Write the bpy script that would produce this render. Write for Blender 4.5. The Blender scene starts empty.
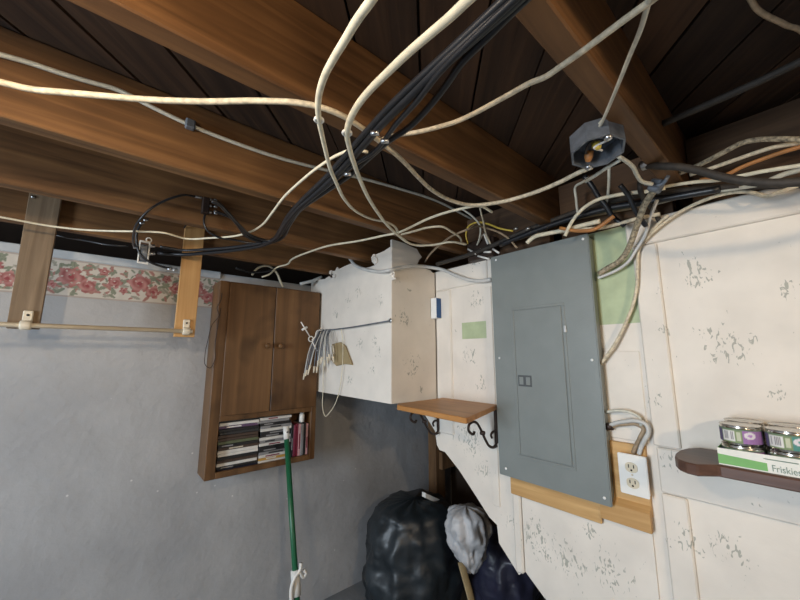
import bpy, bmesh, math, random
from mathutils import Vector, Matrix, noise
random.seed(7)
# ------------------------------------------------------------------ camera, light, exposure
H = 1.41                      # eye height above the floor
FPX = 345.0
PITCH, AX = math.radians(9.0), math.radians(49.7)
FW = Vector((math.cos(AX)*math.cos(PITCH), math.sin(AX)*math.cos(PITCH), math.sin(PITCH)))
RT = Vector((math.sin(AX), -math.cos(AX), 0))
UP = RT.cross(FW)
EYE = Vector((0, 0, H))
sc = bpy.context.scene
cd = bpy.data.cameras.new('camera'); cam = bpy.data.objects.new('camera', cd)
sc.collection.objects.link(cam); sc.camera = cam
cd.sensor_width = 36.0; cd.lens = FPX/800*36.0; cd.clip_start = 0.01
cam.matrix_world = Matrix.Translation(EYE) @ Matrix((RT, UP, -FW)).transposed().to_4x4()
w = bpy.data.worlds.new('world'); sc.world = w; w.use_nodes = True
w.node_tree.nodes['Background'].inputs[0].default_value = (0.55, 0.68, 0.9, 1)
w.node_tree.nodes['Background'].inputs[1].default_value = 0.6
vs = sc.view_settings
vs.view_transform = 'Standard'; vs.look = 'None'; vs.gamma = 1; vs.use_curve_mapping = False
vs.exposure = 0.0
BULB_STRENGTH = 380.0
BULB_COLOR = (1.0, 0.76, 0.5)
BULB_AT = (-0.40, 0.383, H+0.40)
FILL_BULB_AT = (0.10, -1.021, H+0.385)  # unseen second bulb, added as fill behind the camera
FILL_BULB_STRENGTH = 820.0
DAY_POWER = 88.0
ld = bpy.data.lights.new('window_daylight', 'AREA'); lo = bpy.data.objects.new('window_daylight', ld)
sc.collection.objects.link(lo)
ld.shape = 'RECTANGLE'; ld.size = 1.3; ld.size_y = 0.55; ld.energy = DAY_POWER; ld.color = (0.74, 0.87, 1.0)
lo.location = (-2.53, 0.55, 1.42); lo.rotation_euler = (0, math.radians(-90), 0)   # shines +x from the window

col = sc.collection
# ------------------------------------------------------------------ helpers
def dirpx(u, v): return FW + RT*((u-400)/FPX) - UP*((v-300)/FPX)
def WX(u, v, x): d = dirpx(u, v); return EYE + d*(x/d.x)          # point on the upright plane x
def WY(u, v, y): d = dirpx(u, v); return EYE + d*(y/d.y)          # point on the upright plane y
def WZ(u, v, z): d = dirpx(u, v); return EYE + d*((z-H)/d.z)      # point on the level plane z
JZ = H+0.47                   # underside of the joists

class MB:
    def __init__(s): s.v = []; s.f = []; s.sm = []
    def add(s, vs, fs, smooth=False):
        o = len(s.v); s.v += [Vector(p) for p in vs]
        s.f += [tuple(i+o for i in f) for f in fs]; s.sm += [smooth]*len(fs); return s
    def frombm(s, bm, smooth=False):
        bm.verts.index_update()
        s.add([v.co.copy() for v in bm.verts], [[v.index for v in f.verts] for f in bm.faces], smooth); bm.free(); return s
    def box(s, lo, hi, bev=0.0, rot=None, seg=1):
        bm = bmesh.new(); bmesh.ops.create_cube(bm, size=1)
        lo = Vector(lo); hi = Vector(hi)
        lo, hi = Vector(map(min, lo, hi)), Vector(map(max, lo, hi))
        c = (lo+hi)/2; d = hi-lo
        for q in bm.verts: q.co = Vector((q.co.x*d.x, q.co.y*d.y, q.co.z*d.z))
        if bev: bmesh.ops.bevel(bm, geom=bm.edges[:], offset=min(bev, min(d)*0.45), segments=seg, affect='EDGES')
        if rot: 
            for q in bm.verts: q.co = rot @ q.co
        for q in bm.verts: q.co += c
        return s.frombm(bm)
    def prism(s, pts, ext, bev=0.0):
        pts = [Vector(p) for p in pts]; ext = Vector(ext); n = len(pts)
        bm = bmesh.new()
        a = [bm.verts.new(p) for p in pts]; b = [bm.verts.new(p+ext) for p in pts]
        bm.faces.new(a); bm.faces.new(b[::-1])
        for i in range(n): bm.faces.new((a[i], b[i], b[(i+1) % n], a[(i+1) % n]))
        bmesh.ops.recalc_face_normals(bm, faces=bm.faces[:])
        if bev: bmesh.ops.bevel(bm, geom=bm.edges[:], offset=bev, segments=1, affect='EDGES')
        return s.frombm(bm)
    def tube(s, pts, r, seg=8, res=5, flat=1.0, closed=False, smooth=True):
        p = spline(pts, res, closed) if res > 1 else [Vector(q) for q in pts]
        n = len(p); rs = r if isinstance(r, (list, tuple)) else None
        vs = []; up = Vector((0.13, 0.21, 0.97)); prev = None
        for i in range(n):
            a = p[i-1] if (i > 0 or closed) else p[i]; b = p[(i+1) % n] if (i < n-1 or closed) else p[i]
            t = (b-a)
            t = t.normalized() if t.length > 1e-9 else Vector((1, 0, 0))
            if prev is None:
                x = t.cross(up)
                if x.length < 1e-3: x = t.cross(Vector((1, 0, 0)))
            else: x = prev - t*prev.dot(t)
            x.normalize(); prev = x; y = t.cross(x)
            ri = (rs[0]+(rs[-1]-rs[0])*i/(n-1)) if rs else r
            for k in range(seg):
                an = 2*math.pi*k/seg
                vs.append(p[i] + x*(math.cos(an)*ri) + y*(math.sin(an)*ri*flat))
        fs = []
        m = n if closed else n-1
        for i in range(m):
            j = (i+1) % n
            for k in range(seg):
                l = (k+1) % seg
                fs.append((i*seg+k, i*seg+l, j*seg+l, j*seg+k))
        if not closed: fs += [tuple(range(seg))[::-1], tuple((n-1)*seg+k for k in range(seg))]
        return s.add(vs, fs, smooth)
    def lathe(s, prof, o, ax=(0, 0, 1), seg=16, smooth=True):
        o = Vector(o); ax = Vector(ax).normalized()
        x = ax.orthogonal().normalized(); y = ax.cross(x); vs = []; n = len(prof)
        for r, h in prof:
            for k in range(seg):
                a = 2*math.pi*k/seg; vs.append(o+ax*h+(x*math.cos(a)+y*math.sin(a))*max(r, 1e-5))
        fs = []
        for i in range(n-1):
            for k in range(seg):
                l = (k+1) % seg; fs.append((i*seg+k, i*seg+l, (i+1)*seg+l, (i+1)*seg+k))
        fs += [tuple(range(seg))[::-1], tuple((n-1)*seg+k for k in range(seg))]
        return s.add(vs, fs, smooth)
    def build(s, name, m, parent=None, origin=None):
        if parent is not None: o = parent_loc(parent)
        elif origin is not None: o = Vector(origin)
        else:
            xs = [p.x for p in s.v]; ys = [p.y for p in s.v]; zs = [p.z for p in s.v]
            o = Vector(((min(xs)+max(xs))/2, (min(ys)+max(ys))/2, min(zs)))
        me = bpy.data.meshes.new(name)
        me.from_pydata([p-o for p in s.v], [], s.f); me.update()
        for pl, q in zip(me.polygons, s.sm): pl.use_smooth = q
        bm = bmesh.new(); bm.from_mesh(me); bmesh.ops.recalc_face_normals(bm, faces=bm.faces[:]); bm.to_mesh(me); bm.free()
        me.materials.append(m)
        ob = bpy.data.objects.new(name, me); col.objects.link(ob)
        if parent is not None: ob.parent = parent
        else: ob.location = o
        return ob
def parent_loc(p):
    o = Vector(p.location); q = p.parent
    while q is not None: o += Vector(q.location); q = q.parent
    return o
def spline(pts, res=5, closed=False):
    P = [Vector(p) for p in pts]; n = len(P); out = []
    if n < 3 and not closed: 
        return [P[0].lerp(P[-1], i/res) for i in range(res+1)]
    for i in range(n if closed else n-1):
        if closed: a, b, c, d = P[i-1], P[i], P[(i+1) % n], P[(i+2) % n]
        else: a, b, c, d = P[max(i-1, 0)], P[i], P[i+1], P[min(i+2, n-1)]
        h = max((c-b).length, 1e-9); h0 = max((b-a).length, 1e-9); h1 = max((d-c).length, 1e-9)
        s1 = (c-b)/h                                       # tangents weighted by segment length: no overshoot
        mb_ = (s1*h0+((b-a)/h0)*h)/(h0+h) if (b-a).length > 1e-9 else s1
        mc_ = (s1*h1+((d-c)/h1)*h)/(h1+h) if (d-c).length > 1e-9 else s1
        for k in range(res):
            t = k/res; t2 = t*t; t3 = t2*t
            out.append(b*(2*t3-3*t2+1)+mb_*(h*(t3-2*t2+t))+c*(-2*t3+3*t2)+mc_*(h*(t3-t2)))
    if not closed: out.append(P[-1])
    return out
def tag(o, label, cat, group=None):
    o['label'] = label; o['category'] = cat
    if group: o['group'] = group
    return o
def thing(name, loc, label, cat, group=None):
    o = bpy.data.objects.new(name, None); col.objects.link(o); o.location = loc; o.empty_display_size = 0.05
    return tag(o, label, cat, group)
def struct(o): o['kind'] = 'structure'; return o

# ------------------------------------------------------------------ materials
MATS = {}
def nodes(name, rough=0.6, metal=0.0, spec=0.5):
    m = bpy.data.materials.new(name); m.use_nodes = True; nt = m.node_tree
    b = nt.nodes['Principled BSDF']; b.inputs['Roughness'].default_value = rough; b.inputs['Metallic'].default_value = metal
    b.inputs['Specular IOR Level'].default_value = spec
    MATS[name] = m; return m, nt, b
def N(nt, t, **kw):
    n = nt.nodes.new(t)
    for k, v in kw.items():
        if k.startswith('i_'): n.inputs[k[2:].replace('_', ' ')].default_value = v
        else: setattr(n, k, v)
    return n
def c4(c): return (c[0], c[1], c[2], 1)
def ramp(nt, stops):
    r = N(nt, 'ShaderNodeValToRGB'); e = r.color_ramp.elements
    e[0].position, e[0].color = stops[0][0], c4(stops[0][1]); e[1].position, e[1].color = stops[-1][0], c4(stops[-1][1])
    for p, c in stops[1:-1]: q = e.new(p); q.color = c4(c)
    return r
def paint(name, c, rough=0.55, metal=0.0, var=0.12, scale=18.0, bump=0.0, bscale=60.0, spec=0.5):
    m, nt, b = nodes(name, rough, metal, spec); L = nt.links.new
    tc = N(nt, 'ShaderNodeTexCoord'); nz = N(nt, 'ShaderNodeTexNoise', i_Scale=scale, i_Detail=4.0); L(tc.outputs['Object'], nz.inputs['Vector'])
    r = ramp(nt, [(0.3, [x*(1-var) for x in c]), (0.7, [min(1, x*(1+var)) for x in c])]); L(nz.outputs['Fac'], r.inputs[0]); L(r.outputs[0], b.inputs['Base Color'])
    if bump:
        n2 = N(nt, 'ShaderNodeTexNoise', i_Scale=bscale, i_Detail=5.0); L(tc.outputs['Object'], n2.inputs['Vector'])
        bp = N(nt, 'ShaderNodeBump', i_Strength=bump, i_Distance=0.01); L(n2.outputs['Fac'], bp.inputs['Height']); L(bp.outputs[0], b.inputs['Normal'])
    return m
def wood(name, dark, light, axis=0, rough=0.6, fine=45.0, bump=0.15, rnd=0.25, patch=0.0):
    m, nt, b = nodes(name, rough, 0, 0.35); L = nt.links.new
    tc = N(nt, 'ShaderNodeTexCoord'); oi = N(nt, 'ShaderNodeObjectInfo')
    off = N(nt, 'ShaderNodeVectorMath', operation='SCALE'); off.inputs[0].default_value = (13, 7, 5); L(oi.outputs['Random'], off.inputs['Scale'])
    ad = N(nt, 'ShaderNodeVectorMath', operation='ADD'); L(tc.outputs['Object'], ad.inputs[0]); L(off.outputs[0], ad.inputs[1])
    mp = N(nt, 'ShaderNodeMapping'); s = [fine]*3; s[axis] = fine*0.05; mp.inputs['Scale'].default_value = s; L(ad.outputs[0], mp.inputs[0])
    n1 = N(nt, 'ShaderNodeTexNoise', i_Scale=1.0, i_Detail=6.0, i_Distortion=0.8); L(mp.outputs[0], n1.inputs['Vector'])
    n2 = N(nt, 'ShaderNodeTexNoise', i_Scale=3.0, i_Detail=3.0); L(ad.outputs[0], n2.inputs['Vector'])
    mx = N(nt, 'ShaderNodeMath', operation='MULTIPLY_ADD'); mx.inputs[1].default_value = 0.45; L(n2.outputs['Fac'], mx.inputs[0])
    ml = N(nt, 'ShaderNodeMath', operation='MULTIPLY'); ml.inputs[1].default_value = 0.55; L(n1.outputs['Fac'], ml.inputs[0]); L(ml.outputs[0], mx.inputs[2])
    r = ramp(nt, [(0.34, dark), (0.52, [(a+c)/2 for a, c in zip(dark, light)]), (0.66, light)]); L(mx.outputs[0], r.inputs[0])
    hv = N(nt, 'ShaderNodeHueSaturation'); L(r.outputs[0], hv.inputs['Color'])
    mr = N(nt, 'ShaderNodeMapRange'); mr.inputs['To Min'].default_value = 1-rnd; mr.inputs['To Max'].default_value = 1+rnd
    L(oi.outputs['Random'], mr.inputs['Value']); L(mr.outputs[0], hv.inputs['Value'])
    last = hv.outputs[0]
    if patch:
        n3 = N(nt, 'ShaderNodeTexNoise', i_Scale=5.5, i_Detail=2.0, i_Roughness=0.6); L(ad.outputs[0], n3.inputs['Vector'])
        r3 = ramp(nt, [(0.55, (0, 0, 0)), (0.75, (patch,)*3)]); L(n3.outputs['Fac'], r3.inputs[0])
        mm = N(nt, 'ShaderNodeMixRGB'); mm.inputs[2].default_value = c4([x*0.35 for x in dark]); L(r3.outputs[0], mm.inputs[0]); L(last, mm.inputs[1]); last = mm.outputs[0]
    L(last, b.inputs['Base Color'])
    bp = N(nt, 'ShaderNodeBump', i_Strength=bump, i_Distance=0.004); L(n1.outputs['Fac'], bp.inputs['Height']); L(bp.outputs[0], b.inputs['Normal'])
    return m
def sponged(name, base, centres, fleck=(0.34, 0.34, 0.29)):
    # old white paint with clusters of sponged grey-green flecks at fixed places (x, y, z, radius)
    m, nt, b = nodes(name, 0.62, 0, 0.35); L = nt.links.new
    ge = N(nt, 'ShaderNodeNewGeometry'); last = None
    nz0 = N(nt, 'ShaderNodeTexNoise', i_Scale=9.0, i_Detail=3.0); L(ge.outputs['Position'], nz0.inputs['Vector'])
    for c in centres:
        d = N(nt, 'ShaderNodeVectorMath', operation='DISTANCE'); d.inputs[1].default_value = c[:3]; L(ge.outputs['Position'], d.inputs[0])
        q = N(nt, 'ShaderNodeMath', operation='DIVIDE'); q.inputs[1].default_value = c[3]; L(d.outputs['Value'], q.inputs[0])
        if last is None: last = q.outputs[0]
        else:
            mn = N(nt, 'ShaderNodeMath', operation='MINIMUM'); L(last, mn.inputs[0]); L(q.outputs[0], mn.inputs[1]); last = mn.outputs[0]
    msk = N(nt, 'ShaderNodeMapRange', interpolation_type='SMOOTHSTEP'); msk.inputs['From Min'].default_value = 1.25; msk.inputs['From Max'].default_value = 0.2
    msk.inputs['To Min'].default_value = 0.0; msk.inputs['To Max'].default_value = 0.185; L(last, msk.inputs['Value'])
    mp = N(nt, 'ShaderNodeMapping'); mp.inputs['Rotation'].default_value = (0.6, 0.3, 0.3); mp.inputs['Scale'].default_value = (70, 95, 45); L(ge.outputs['Position'], mp.inputs[0])
    nz = N(nt, 'ShaderNodeTexNoise', i_Scale=1.0, i_Detail=2.5, i_Distortion=1.2); L(mp.outputs[0], nz.inputs['Vector'])
    sm = N(nt, 'ShaderNodeMath', operation='ADD'); L(nz.outputs['Fac'], sm.inputs[0]); L(msk.outputs[0], sm.inputs[1])
    r = ramp(nt, [(0.735, (0, 0, 0)), (0.775, (0.85,)*3)]); L(sm.outputs[0], r.inputs[0])
    r0 = ramp(nt, [(0.3, [x*0.93 for x in base]), (0.7, [min(1, x*1.05) for x in base])]); L(nz0.outputs['Fac'], r0.inputs[0])
    mm = N(nt, 'ShaderNodeMixRGB'); mm.inputs[2].default_value = c4(fleck); L(r.outputs[0], mm.inputs[0]); L(r0.outputs[0], mm.inputs[1]); L(mm.outputs[0], b.inputs['Base Color'])
    n4 = N(nt, 'ShaderNodeTexNoise', i_Scale=45.0, i_Detail=4.0); L(ge.outputs['Position'], n4.inputs['Vector'])
    bp = N(nt, 'ShaderNodeBump', i_Strength=0.12, i_Distance=0.006); L(n4.outputs['Fac'], bp.inputs['Height']); L(bp.outputs[0], b.inputs['Normal'])
    return m
def printed(name, rough=0.6):
    m, nt, b = nodes(name, rough, 0, 0.3); a = N(nt, 'ShaderNodeVertexColor', layer_name='Print'); nt.links.new(a.outputs[0], b.inputs['Base Color']); return m

M_joist = wood('joist_wood', (0.075, 0.034, 0.013), (0.27, 0.135, 0.052), 0, 0.6, 40, 0.3, 0.12)
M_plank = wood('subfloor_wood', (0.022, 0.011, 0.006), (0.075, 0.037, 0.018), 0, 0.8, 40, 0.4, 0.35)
M_cab = wood('cabinet_wood', (0.095, 0.046, 0.018), (0.215, 0.112, 0.046), 2, 0.42, 22, 0.06, 0.04, 0.75)
M_oldboard = wood('weathered_board', (0.17, 0.115, 0.07), (0.36, 0.26, 0.165), 2, 0.75, 42, 0.4, 0.05)
M_newboard = wood('pine_board', (0.46, 0.24, 0.085), (0.66, 0.40, 0.17), 2, 0.6, 38, 0.15, 0.05)
M_backing = wood('backing_pine', (0.42, 0.23, 0.08), (0.66, 0.42, 0.18), 1, 0.55, 48, 0.2, 0.08)
M_shelf = wood('shelf_pine', (0.36, 0.16, 0.045), (0.58, 0.29, 0.10), 1, 0.45, 30, 0.12, 0.05)
M_dkshelf = wood('brown_shelf', (0.065, 0.032, 0.022), (0.13, 0.068, 0.048), 1, 0.38, 30, 0.08, 0.05)
M_post = wood('post_wood', (0.09, 0.045, 0.02), (0.22, 0.12, 0.055), 2, 0.7, 40, 0.2, 0.1)
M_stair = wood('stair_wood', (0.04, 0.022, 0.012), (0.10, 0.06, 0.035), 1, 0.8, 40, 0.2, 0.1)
M_header = wood('header_wood', (0.035, 0.018, 0.009), (0.11, 0.06, 0.03), 1, 0.75, 40, 0.3, 0.1)
M_sill = paint('sill_dark', (0.05, 0.032, 0.022), 0.85)
M_floor = paint('concrete_floor', (0.19, 0.20, 0.21), 0.6, 0, 0.2, 4, 0.25, 40)
M_ledge = paint('ledge_paint', (0.50, 0.54, 0.57), 0.35, 0, 0.1, 14, 0.1)
M_plain = paint('plain_wall', (0.68, 0.67, 0.64), 0.7)
# grey painted masonry
m, nt, b = nodes('grey_masonry', 0.42, 0, 0.5); L = nt.links.new
tc = N(nt, 'ShaderNodeTexCoord')
n1 = N(nt, 'ShaderNodeTexNoise', i_Scale=2.4, i_Detail=6.0); n2 = N(nt, 'ShaderNodeTexNoise', i_Scale=9.0, i_Detail=6.0, i_Roughness=0.55); n3 = N(nt, 'ShaderNodeTexVoronoi', i_Scale=34.0)
for q in (n1, n2, n3): L(tc.outputs['Object'], q.inputs['Vector'])
r = ramp(nt, [(0.35, (0.355, 0.362, 0.375)), (0.65, (0.45, 0.456, 0.465))]); L(n1.outputs['Fac'], r.inputs[0])
sp = ramp(nt, [(0.028, (0.62, 0.6, 0.55)), (0.05, (0, 0, 0))])
n5 = N(nt, 'ShaderNodeTexVoronoi', i_Scale=10.0); L(tc.outputs['Object'], n5.inputs['Vector']); L(n5.outputs['Distance'], sp.inputs[0])
ma = N(nt, 'ShaderNodeMixRGB', blend_type='ADD'); ma.inputs[0].default_value = 0.4; L(r.outputs[0], ma.inputs[1]); L(sp.outputs[0], ma.inputs[2]); L(ma.outputs[0], b.inputs['Base Color'])
ad = N(nt, 'ShaderNodeMath', operation='MULTIPLY_ADD'); ad.inputs[1].default_value = 0.12; L(n3.outputs['Distance'], ad.inputs[0]); L(n2.outputs['Fac'], ad.inputs[2])
bp = N(nt, 'ShaderNodeBump', i_Strength=0.36, i_Distance=0.02); L(ad.outputs[0], bp.inputs['Height']); L(bp.outputs[0], b.inputs['Normal'])
M_grey = MATS['grey_masonry']

M_white_cable = paint('cream_cable', (0.72, 0.66, 0.50), 0.5, 0, 0.14, 60)
M_dirty_cable = paint('dusty_cable', (0.60, 0.52, 0.38), 0.6, 0, 0.3, 90)
M_grey_cable = paint('grey_cable', (0.56, 0.55, 0.47), 0.5, 0, 0.15, 60)
M_tan_cable = paint('tan_cable', (0.34, 0.25, 0.16), 0.6, 0, 0.25, 70)
M_armour = paint('mottled_armour', (0.30, 0.25, 0.17), 0.6, 0, 0.75, 130, 0.3, 200)
M_yellow = paint('yellow_wire', (0.62, 0.46, 0.07), 0.45, 0, 0.1)
M_black_cable = paint('black_cable', (0.012, 0.013, 0.016), 0.38, 0, 0.2, 40)
M_dark_cable = paint('dark_old_cable', (0.035, 0.028, 0.022), 0.7, 0, 0.3, 60)
M_orange_cable = paint('orange_cable', (0.40, 0.17, 0.05), 0.5, 0, 0.2)
M_conduit = paint('painted_conduit', (0.56, 0.56, 0.54), 0.4, 0, 0.1, 30)
M_metal = paint('zinc_metal', (0.55, 0.56, 0.57), 0.32, 1.0, 0.15, 60)
M_screw = paint('screw_highlight', (0.85, 0.85, 0.84), 0.4)  # near-white colour paints in the highlights on the panel screws
M_dullmetal = paint('dull_steel', (0.17, 0.19, 0.22), 0.55, 0.5, 0.3, 40, 0.2)
M_white_plastic = paint('white_plastic', (0.80, 0.79, 0.75), 0.35, 0, 0.04)
M_cream_plastic = paint('cream_plastic', (0.72, 0.64, 0.50), 0.4, 0, 0.06)
M_ivory = paint('ivory_receptacle', (0.66, 0.58, 0.43), 0.35, 0, 0.04)
M_slot = paint('slot_dark', (0.015, 0.012, 0.01), 0.6)
M_panel = paint('panel_grey', (0.20, 0.222, 0.215), 0.34, 0.0, 0.05, 12, 0.06, 160, 0.6)
M_panel_mark = paint('panel_mark', (0.07, 0.08, 0.085), 0.5)
M_iron = paint('brown_iron', (0.04, 0.024, 0.018), 0.5, 0.3, 0.25, 50)
M_green = paint('old_green_paint', (0.42, 0.49, 0.30), 0.6, 0, 0.1, 20)
M_white_print = paint('white_paper', (0.8, 0.8, 0.78), 0.5, 0, 0.03)
M_blue = paint('blue_print', (0.02, 0.09, 0.26), 0.4, 0, 0.08)
M_bag = paint('black_plastic', (0.016, 0.022, 0.027), 0.42, 0, 0.3, 12, 0.35, 16, 0.6)
M_sack = paint('dark_blue_plastic', (0.03, 0.03, 0.055), 0.4, 0, 0.35, 9, 0.3, 25)
M_cloth = paint('grey_white_plastic', (0.52, 0.52, 0.53), 0.5, 0, 0.15, 10, 0.3, 25)
M_tanpaper = paint('tan_paper', (0.33, 0.25, 0.13), 0.7, 0, 0.15)
M_broom = paint('green_pole', (0.012, 0.115, 0.05), 0.32, 0, 0.1, 20)
M_tin = paint('bright_tin', (0.66, 0.64, 0.60), 0.22, 1.0, 0.1, 30)
M_print = printed('printed_paper')

# ------------------------------------------------------------------ the room shell
X0, X1, Y0, Y1 = -2.55, 2.25, -2.5, 2.01
ZT = JZ+0.192                 # underside of the subfloor
WR = 1.25                     # face of the white panelled wall
struct(MB().box((X0-0.1, Y0-0.1, -0.1), (X1+0.1, 2.5, 0)).build('floor', M_floor))
struct(MB().box((X0-0.1, Y1, 0), (X1+0.1, Y1+0.5, H+0.432)).build('wall_back', M_grey))
struct(MB().box((X0-0.1, Y1+0.38, H+0.432), (X1+0.1, Y1+0.5, ZT)).build('trim_1', M_sill))
mb = MB()                      # left wall with the window opening
wy0, wy1, wz0, wz1 = -0.1, 1.2, 1.15, 1.7
mb.box((X0-0.1, Y0, 0), (X0, wy0, ZT)); mb.box((X0-0.1, wy1, 0), (X0, Y1+0.5, ZT))
mb.box((X0-0.1, wy0, 0), (X0, wy1, wz0)); mb.box((X0-0.1, wy0, wz1), (X0, wy1, ZT))
struct(mb.build('wall_left', M_plain))
mb = MB()
for a, c in (((wy0, wz0), (wy1, wz0+0.03)), ((wy0, wz1-0.03), (wy1, wz1)), ((wy0, wz0), (wy0+0.03, wz1)), ((wy1-0.03, wz0), (wy1, wz1)), ((0.53, wz0), (0.57, wz1))):
    mb.box((X0-0.09, a[0], a[1]), (X0-0.06, c[0], c[1]))
struct(mb.build('window_1', M_white_plastic))
struct(MB().box((X0-0.1, Y0-0.1, 0), (X1+0.1, Y0, ZT)).build('wall_front', M_plain))
struct(MB().box((X1, Y0, 0), (X1+0.1, Y1+0.5, ZT)).build('wall_stair', M_sill))

# ceiling: sheet above, diagonal subfloor planks below it
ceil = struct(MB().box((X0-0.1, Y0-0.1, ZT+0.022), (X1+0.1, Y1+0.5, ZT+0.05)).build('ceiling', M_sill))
def clip(poly, a, bb, c):     # keep a*x+b*y<=c
    out = []
    for i in range(len(poly)):
        p, q = poly[i], poly[(i+1) % len(poly)]; dp = a*p[0]+bb*p[1]-c; dq = a*q[0]+bb*q[1]-c
        if dp <= 0: out.append(p)
        if dp*dq < 0: t = dp/(dp-dq); out.append((p[0]+(q[0]-p[0])*t, p[1]+(q[1]-p[1])*t))
    return out
S2 = math.sqrt(0.5); cpos = -3.6
ROT = Matrix.Rotation(math.radians(45), 3, 'Z')
while cpos < 3.5:
    wd = 0.138; gap = random.choice((0.003, 0.004, 0.006, 0.009))
    a, bb = cpos+gap/2, cpos+wd-gap/2; cpos += wd      # c = (x-y)/sqrt2
    poly = [(X0, Y0), (X1, Y0), (X1, Y1+0.38), (X0, Y1+0.38)]
    poly = clip(clip(poly, S2, -S2, bb), -S2, S2, -a)
    if len(poly) < 3: continue
    z0 = ZT+random.uniform(0, 0.003)
    cx = sum(p[0] for p in poly)/len(poly); cy = sum(p[1] for p in poly)/len(poly)
    inv = ROT.transposed()
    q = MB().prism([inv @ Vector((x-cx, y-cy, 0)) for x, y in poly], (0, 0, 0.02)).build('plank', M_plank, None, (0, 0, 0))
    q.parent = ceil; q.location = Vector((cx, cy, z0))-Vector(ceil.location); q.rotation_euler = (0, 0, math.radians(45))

# joists, all running along x
JT = 0.042
JFAR = [0.214, 0.593, 1.03, 1.435, 1.82]
jlabels = {0.214: 'dark brown ceiling joist beside the open metal junction box', 0.593: 'broad orange-brown ceiling joist crossed by the black cable bundle',
           1.03: 'brown ceiling joist with a grey cable stapled along its face', 1.435: 'brown ceiling joist carrying the small black coaxial splitter',
           1.82: 'brown ceiling joist with two hanging boards nailed to it'}
for yf in JFAR+[-0.19, -0.6, -1.0, -1.4, -1.8, -2.2]:
    mb = MB(); mb.box((X0, yf-JT, JZ), (X1, yf, ZT), 0.003)
    j = mb.build('ceiling_joist', M_joist, None, (0, yf-JT/2, JZ))
    tag(j, jlabels.get(yf, 'brown ceiling joist in the unlit part of the room away from the panel'), 'joist', 'ceiling joists')

# ------------------------------------------------------------------ white panelled wall (stair enclosure)
def wc(u, v, r, x=WR): p = WX(u, v, x); return (p.x, p.y, p.z, r)
def yc(u, v, r, y=1.19): p = WY(u, v, y); return (p.x, p.y, p.z, r)
cent = [wc(690, 262, .035), wc(700, 278, .05), wc(725, 345, .065), wc(745, 350, .045), wc(790, 290, .04), wc(705, 330, .03), wc(665, 330, .03), wc(655, 400, .045),
        wc(660, 290, .03), wc(476, 262, .05), wc(476, 300, .06), wc(470, 355, .06), wc(480, 385, .05), wc(470, 440, .10), wc(485, 470, .06), wc(540, 540, .09), wc(570, 560, .09),
        wc(610, 570, .08), wc(690, 540, .05), wc(730, 550, .06), wc(755, 500, .03), wc(670, 460, .04), wc(535, 520, .05), wc(590, 530, .04), wc(510, 520, .04), wc(668, 540, .03), wc(780, 395, .03)]
cent += [yc(404, 318, .06), yc(412, 367, .06), yc(409, 290, .02), yc(420, 390, .03)]
for u, v in ((348, 300), (358, 292), (360, 345), (375, 340), (372, 370), (350, 380), (335, 315), (380, 300), (378, 352), (340, 350)):
    p = WX(u, v, 0.96); cent.append((p.x, p.y, p.z, 0.045))
M_wall = sponged('sponged_white_paint', (0.75, 0.695, 0.62), cent)
M_boxpaint = M_wall

WT = 0.018
def P2(u, v): p = WX(u, v, WR); return (p.y, p.z)
zt = H+0.415
diag = [P2(*q) for q in ((546, 600), (523.5, 569), (521.7, 573), (519, 575), (499, 543), (497, 525), (489.6, 517.5), (472, 490), (459, 470), (445, 452), (439.5, 450), (437, 445), (435, 431), (425, 415))]
ylow = diag[0][0]-(diag[0][1])/0.96
poly = [(1.30, zt), (Y0, zt), (Y0, 0), (ylow, 0)]+diag+[(1.30, diag[-1][1])]
wall_r = struct(MB().prism([(WR, y, z) for y, z in poly], (WT, 0, 0)).build('wall_right', M_wall, None, (WR, 0, 0)))
def wboard(name, y0, y1, z0, z1, proud, bev=0.004, mat=None):
    return MB().box((WR-proud, y0, z0), (WR+0.008 if bev else WR, y1, z1), bev).build(name, mat or M_wall, wall_r)
ys = P2(657, 243)[0]; ysl = P2(633, 250)[0]
zseam1 = P2(683, 450)[1]; zseam2 = P2(688, 498)[1]; zrail = P2(657, 242.7)[1]
wboard('rail', Y0+0.01, ysl+0.012, zrail, zt, 0.014)                        # top rail, right of the panel
wboard('stile', ys, ysl, zseam1+0.0015, zrail-0.0015, 0.012)
wboard('rail', Y0+0.01, ysl-0.006, zseam2+0.0015, zseam1-0.0015, 0.012)     # middle rail at the brown shelf
wboard('stile', ys, ysl-0.006, 0.02, zseam2-0.0015, 0.012)
ytl = P2(443, 300)[0]; ytr = P2(452, 300)[0]
wboard('stile', P2(452, 330)[0], 1.188, P2(445, 440)[1]+0.03, P2(447, 290)[1], 0.010, 0.006)
wboard('rail', P2(488, 280)[0], 1.188, P2(447, 290)[1]+0.002, zt, 0.008)
y1b = P2(490, 350)[0]
wboard('stile', y1b-0.02, y1b+0.012, P2(496, 500)[1]-0.02, P2(488, 285)[1]-0.01, 0.006, 0.002)
# lower boards below the panel: batten with a step, then the wide board
yb0, yb1 = P2(523, 520)[0], P2(515, 520)[0]
mb = MB(); zb = P2(515, 487)[1]
mb.prism([(WR-0.014, yb0, zb), (WR-0.014, yb1, zb), (WR-0.014, yb1, P2(519, 575)[1]+0.01), (WR-0.014, yb0, P2(523, 569)[1]-0.01)], (0.022, 0, 0), 0.006)
mb.build('batten', M_wall, wall_r)
ybr = P2(656, 560)[0]
mb = MB(); mb.prism([(WR-0.007, yb0-0.003, zb), (WR-0.007, ybr, zb), (WR-0.007, ybr, 0.02), (WR-0.007, ylow+0.02, 0.02), (WR-0.007, diag[0][0]+0.002, diag[0][1]+0.012), (WR-0.007, yb0-0.003, P2(523.5, 569)[1]+0.012)], (0.007, 0, 0), 0.001)
mb.build('board', M_wall, wall_r)
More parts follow.
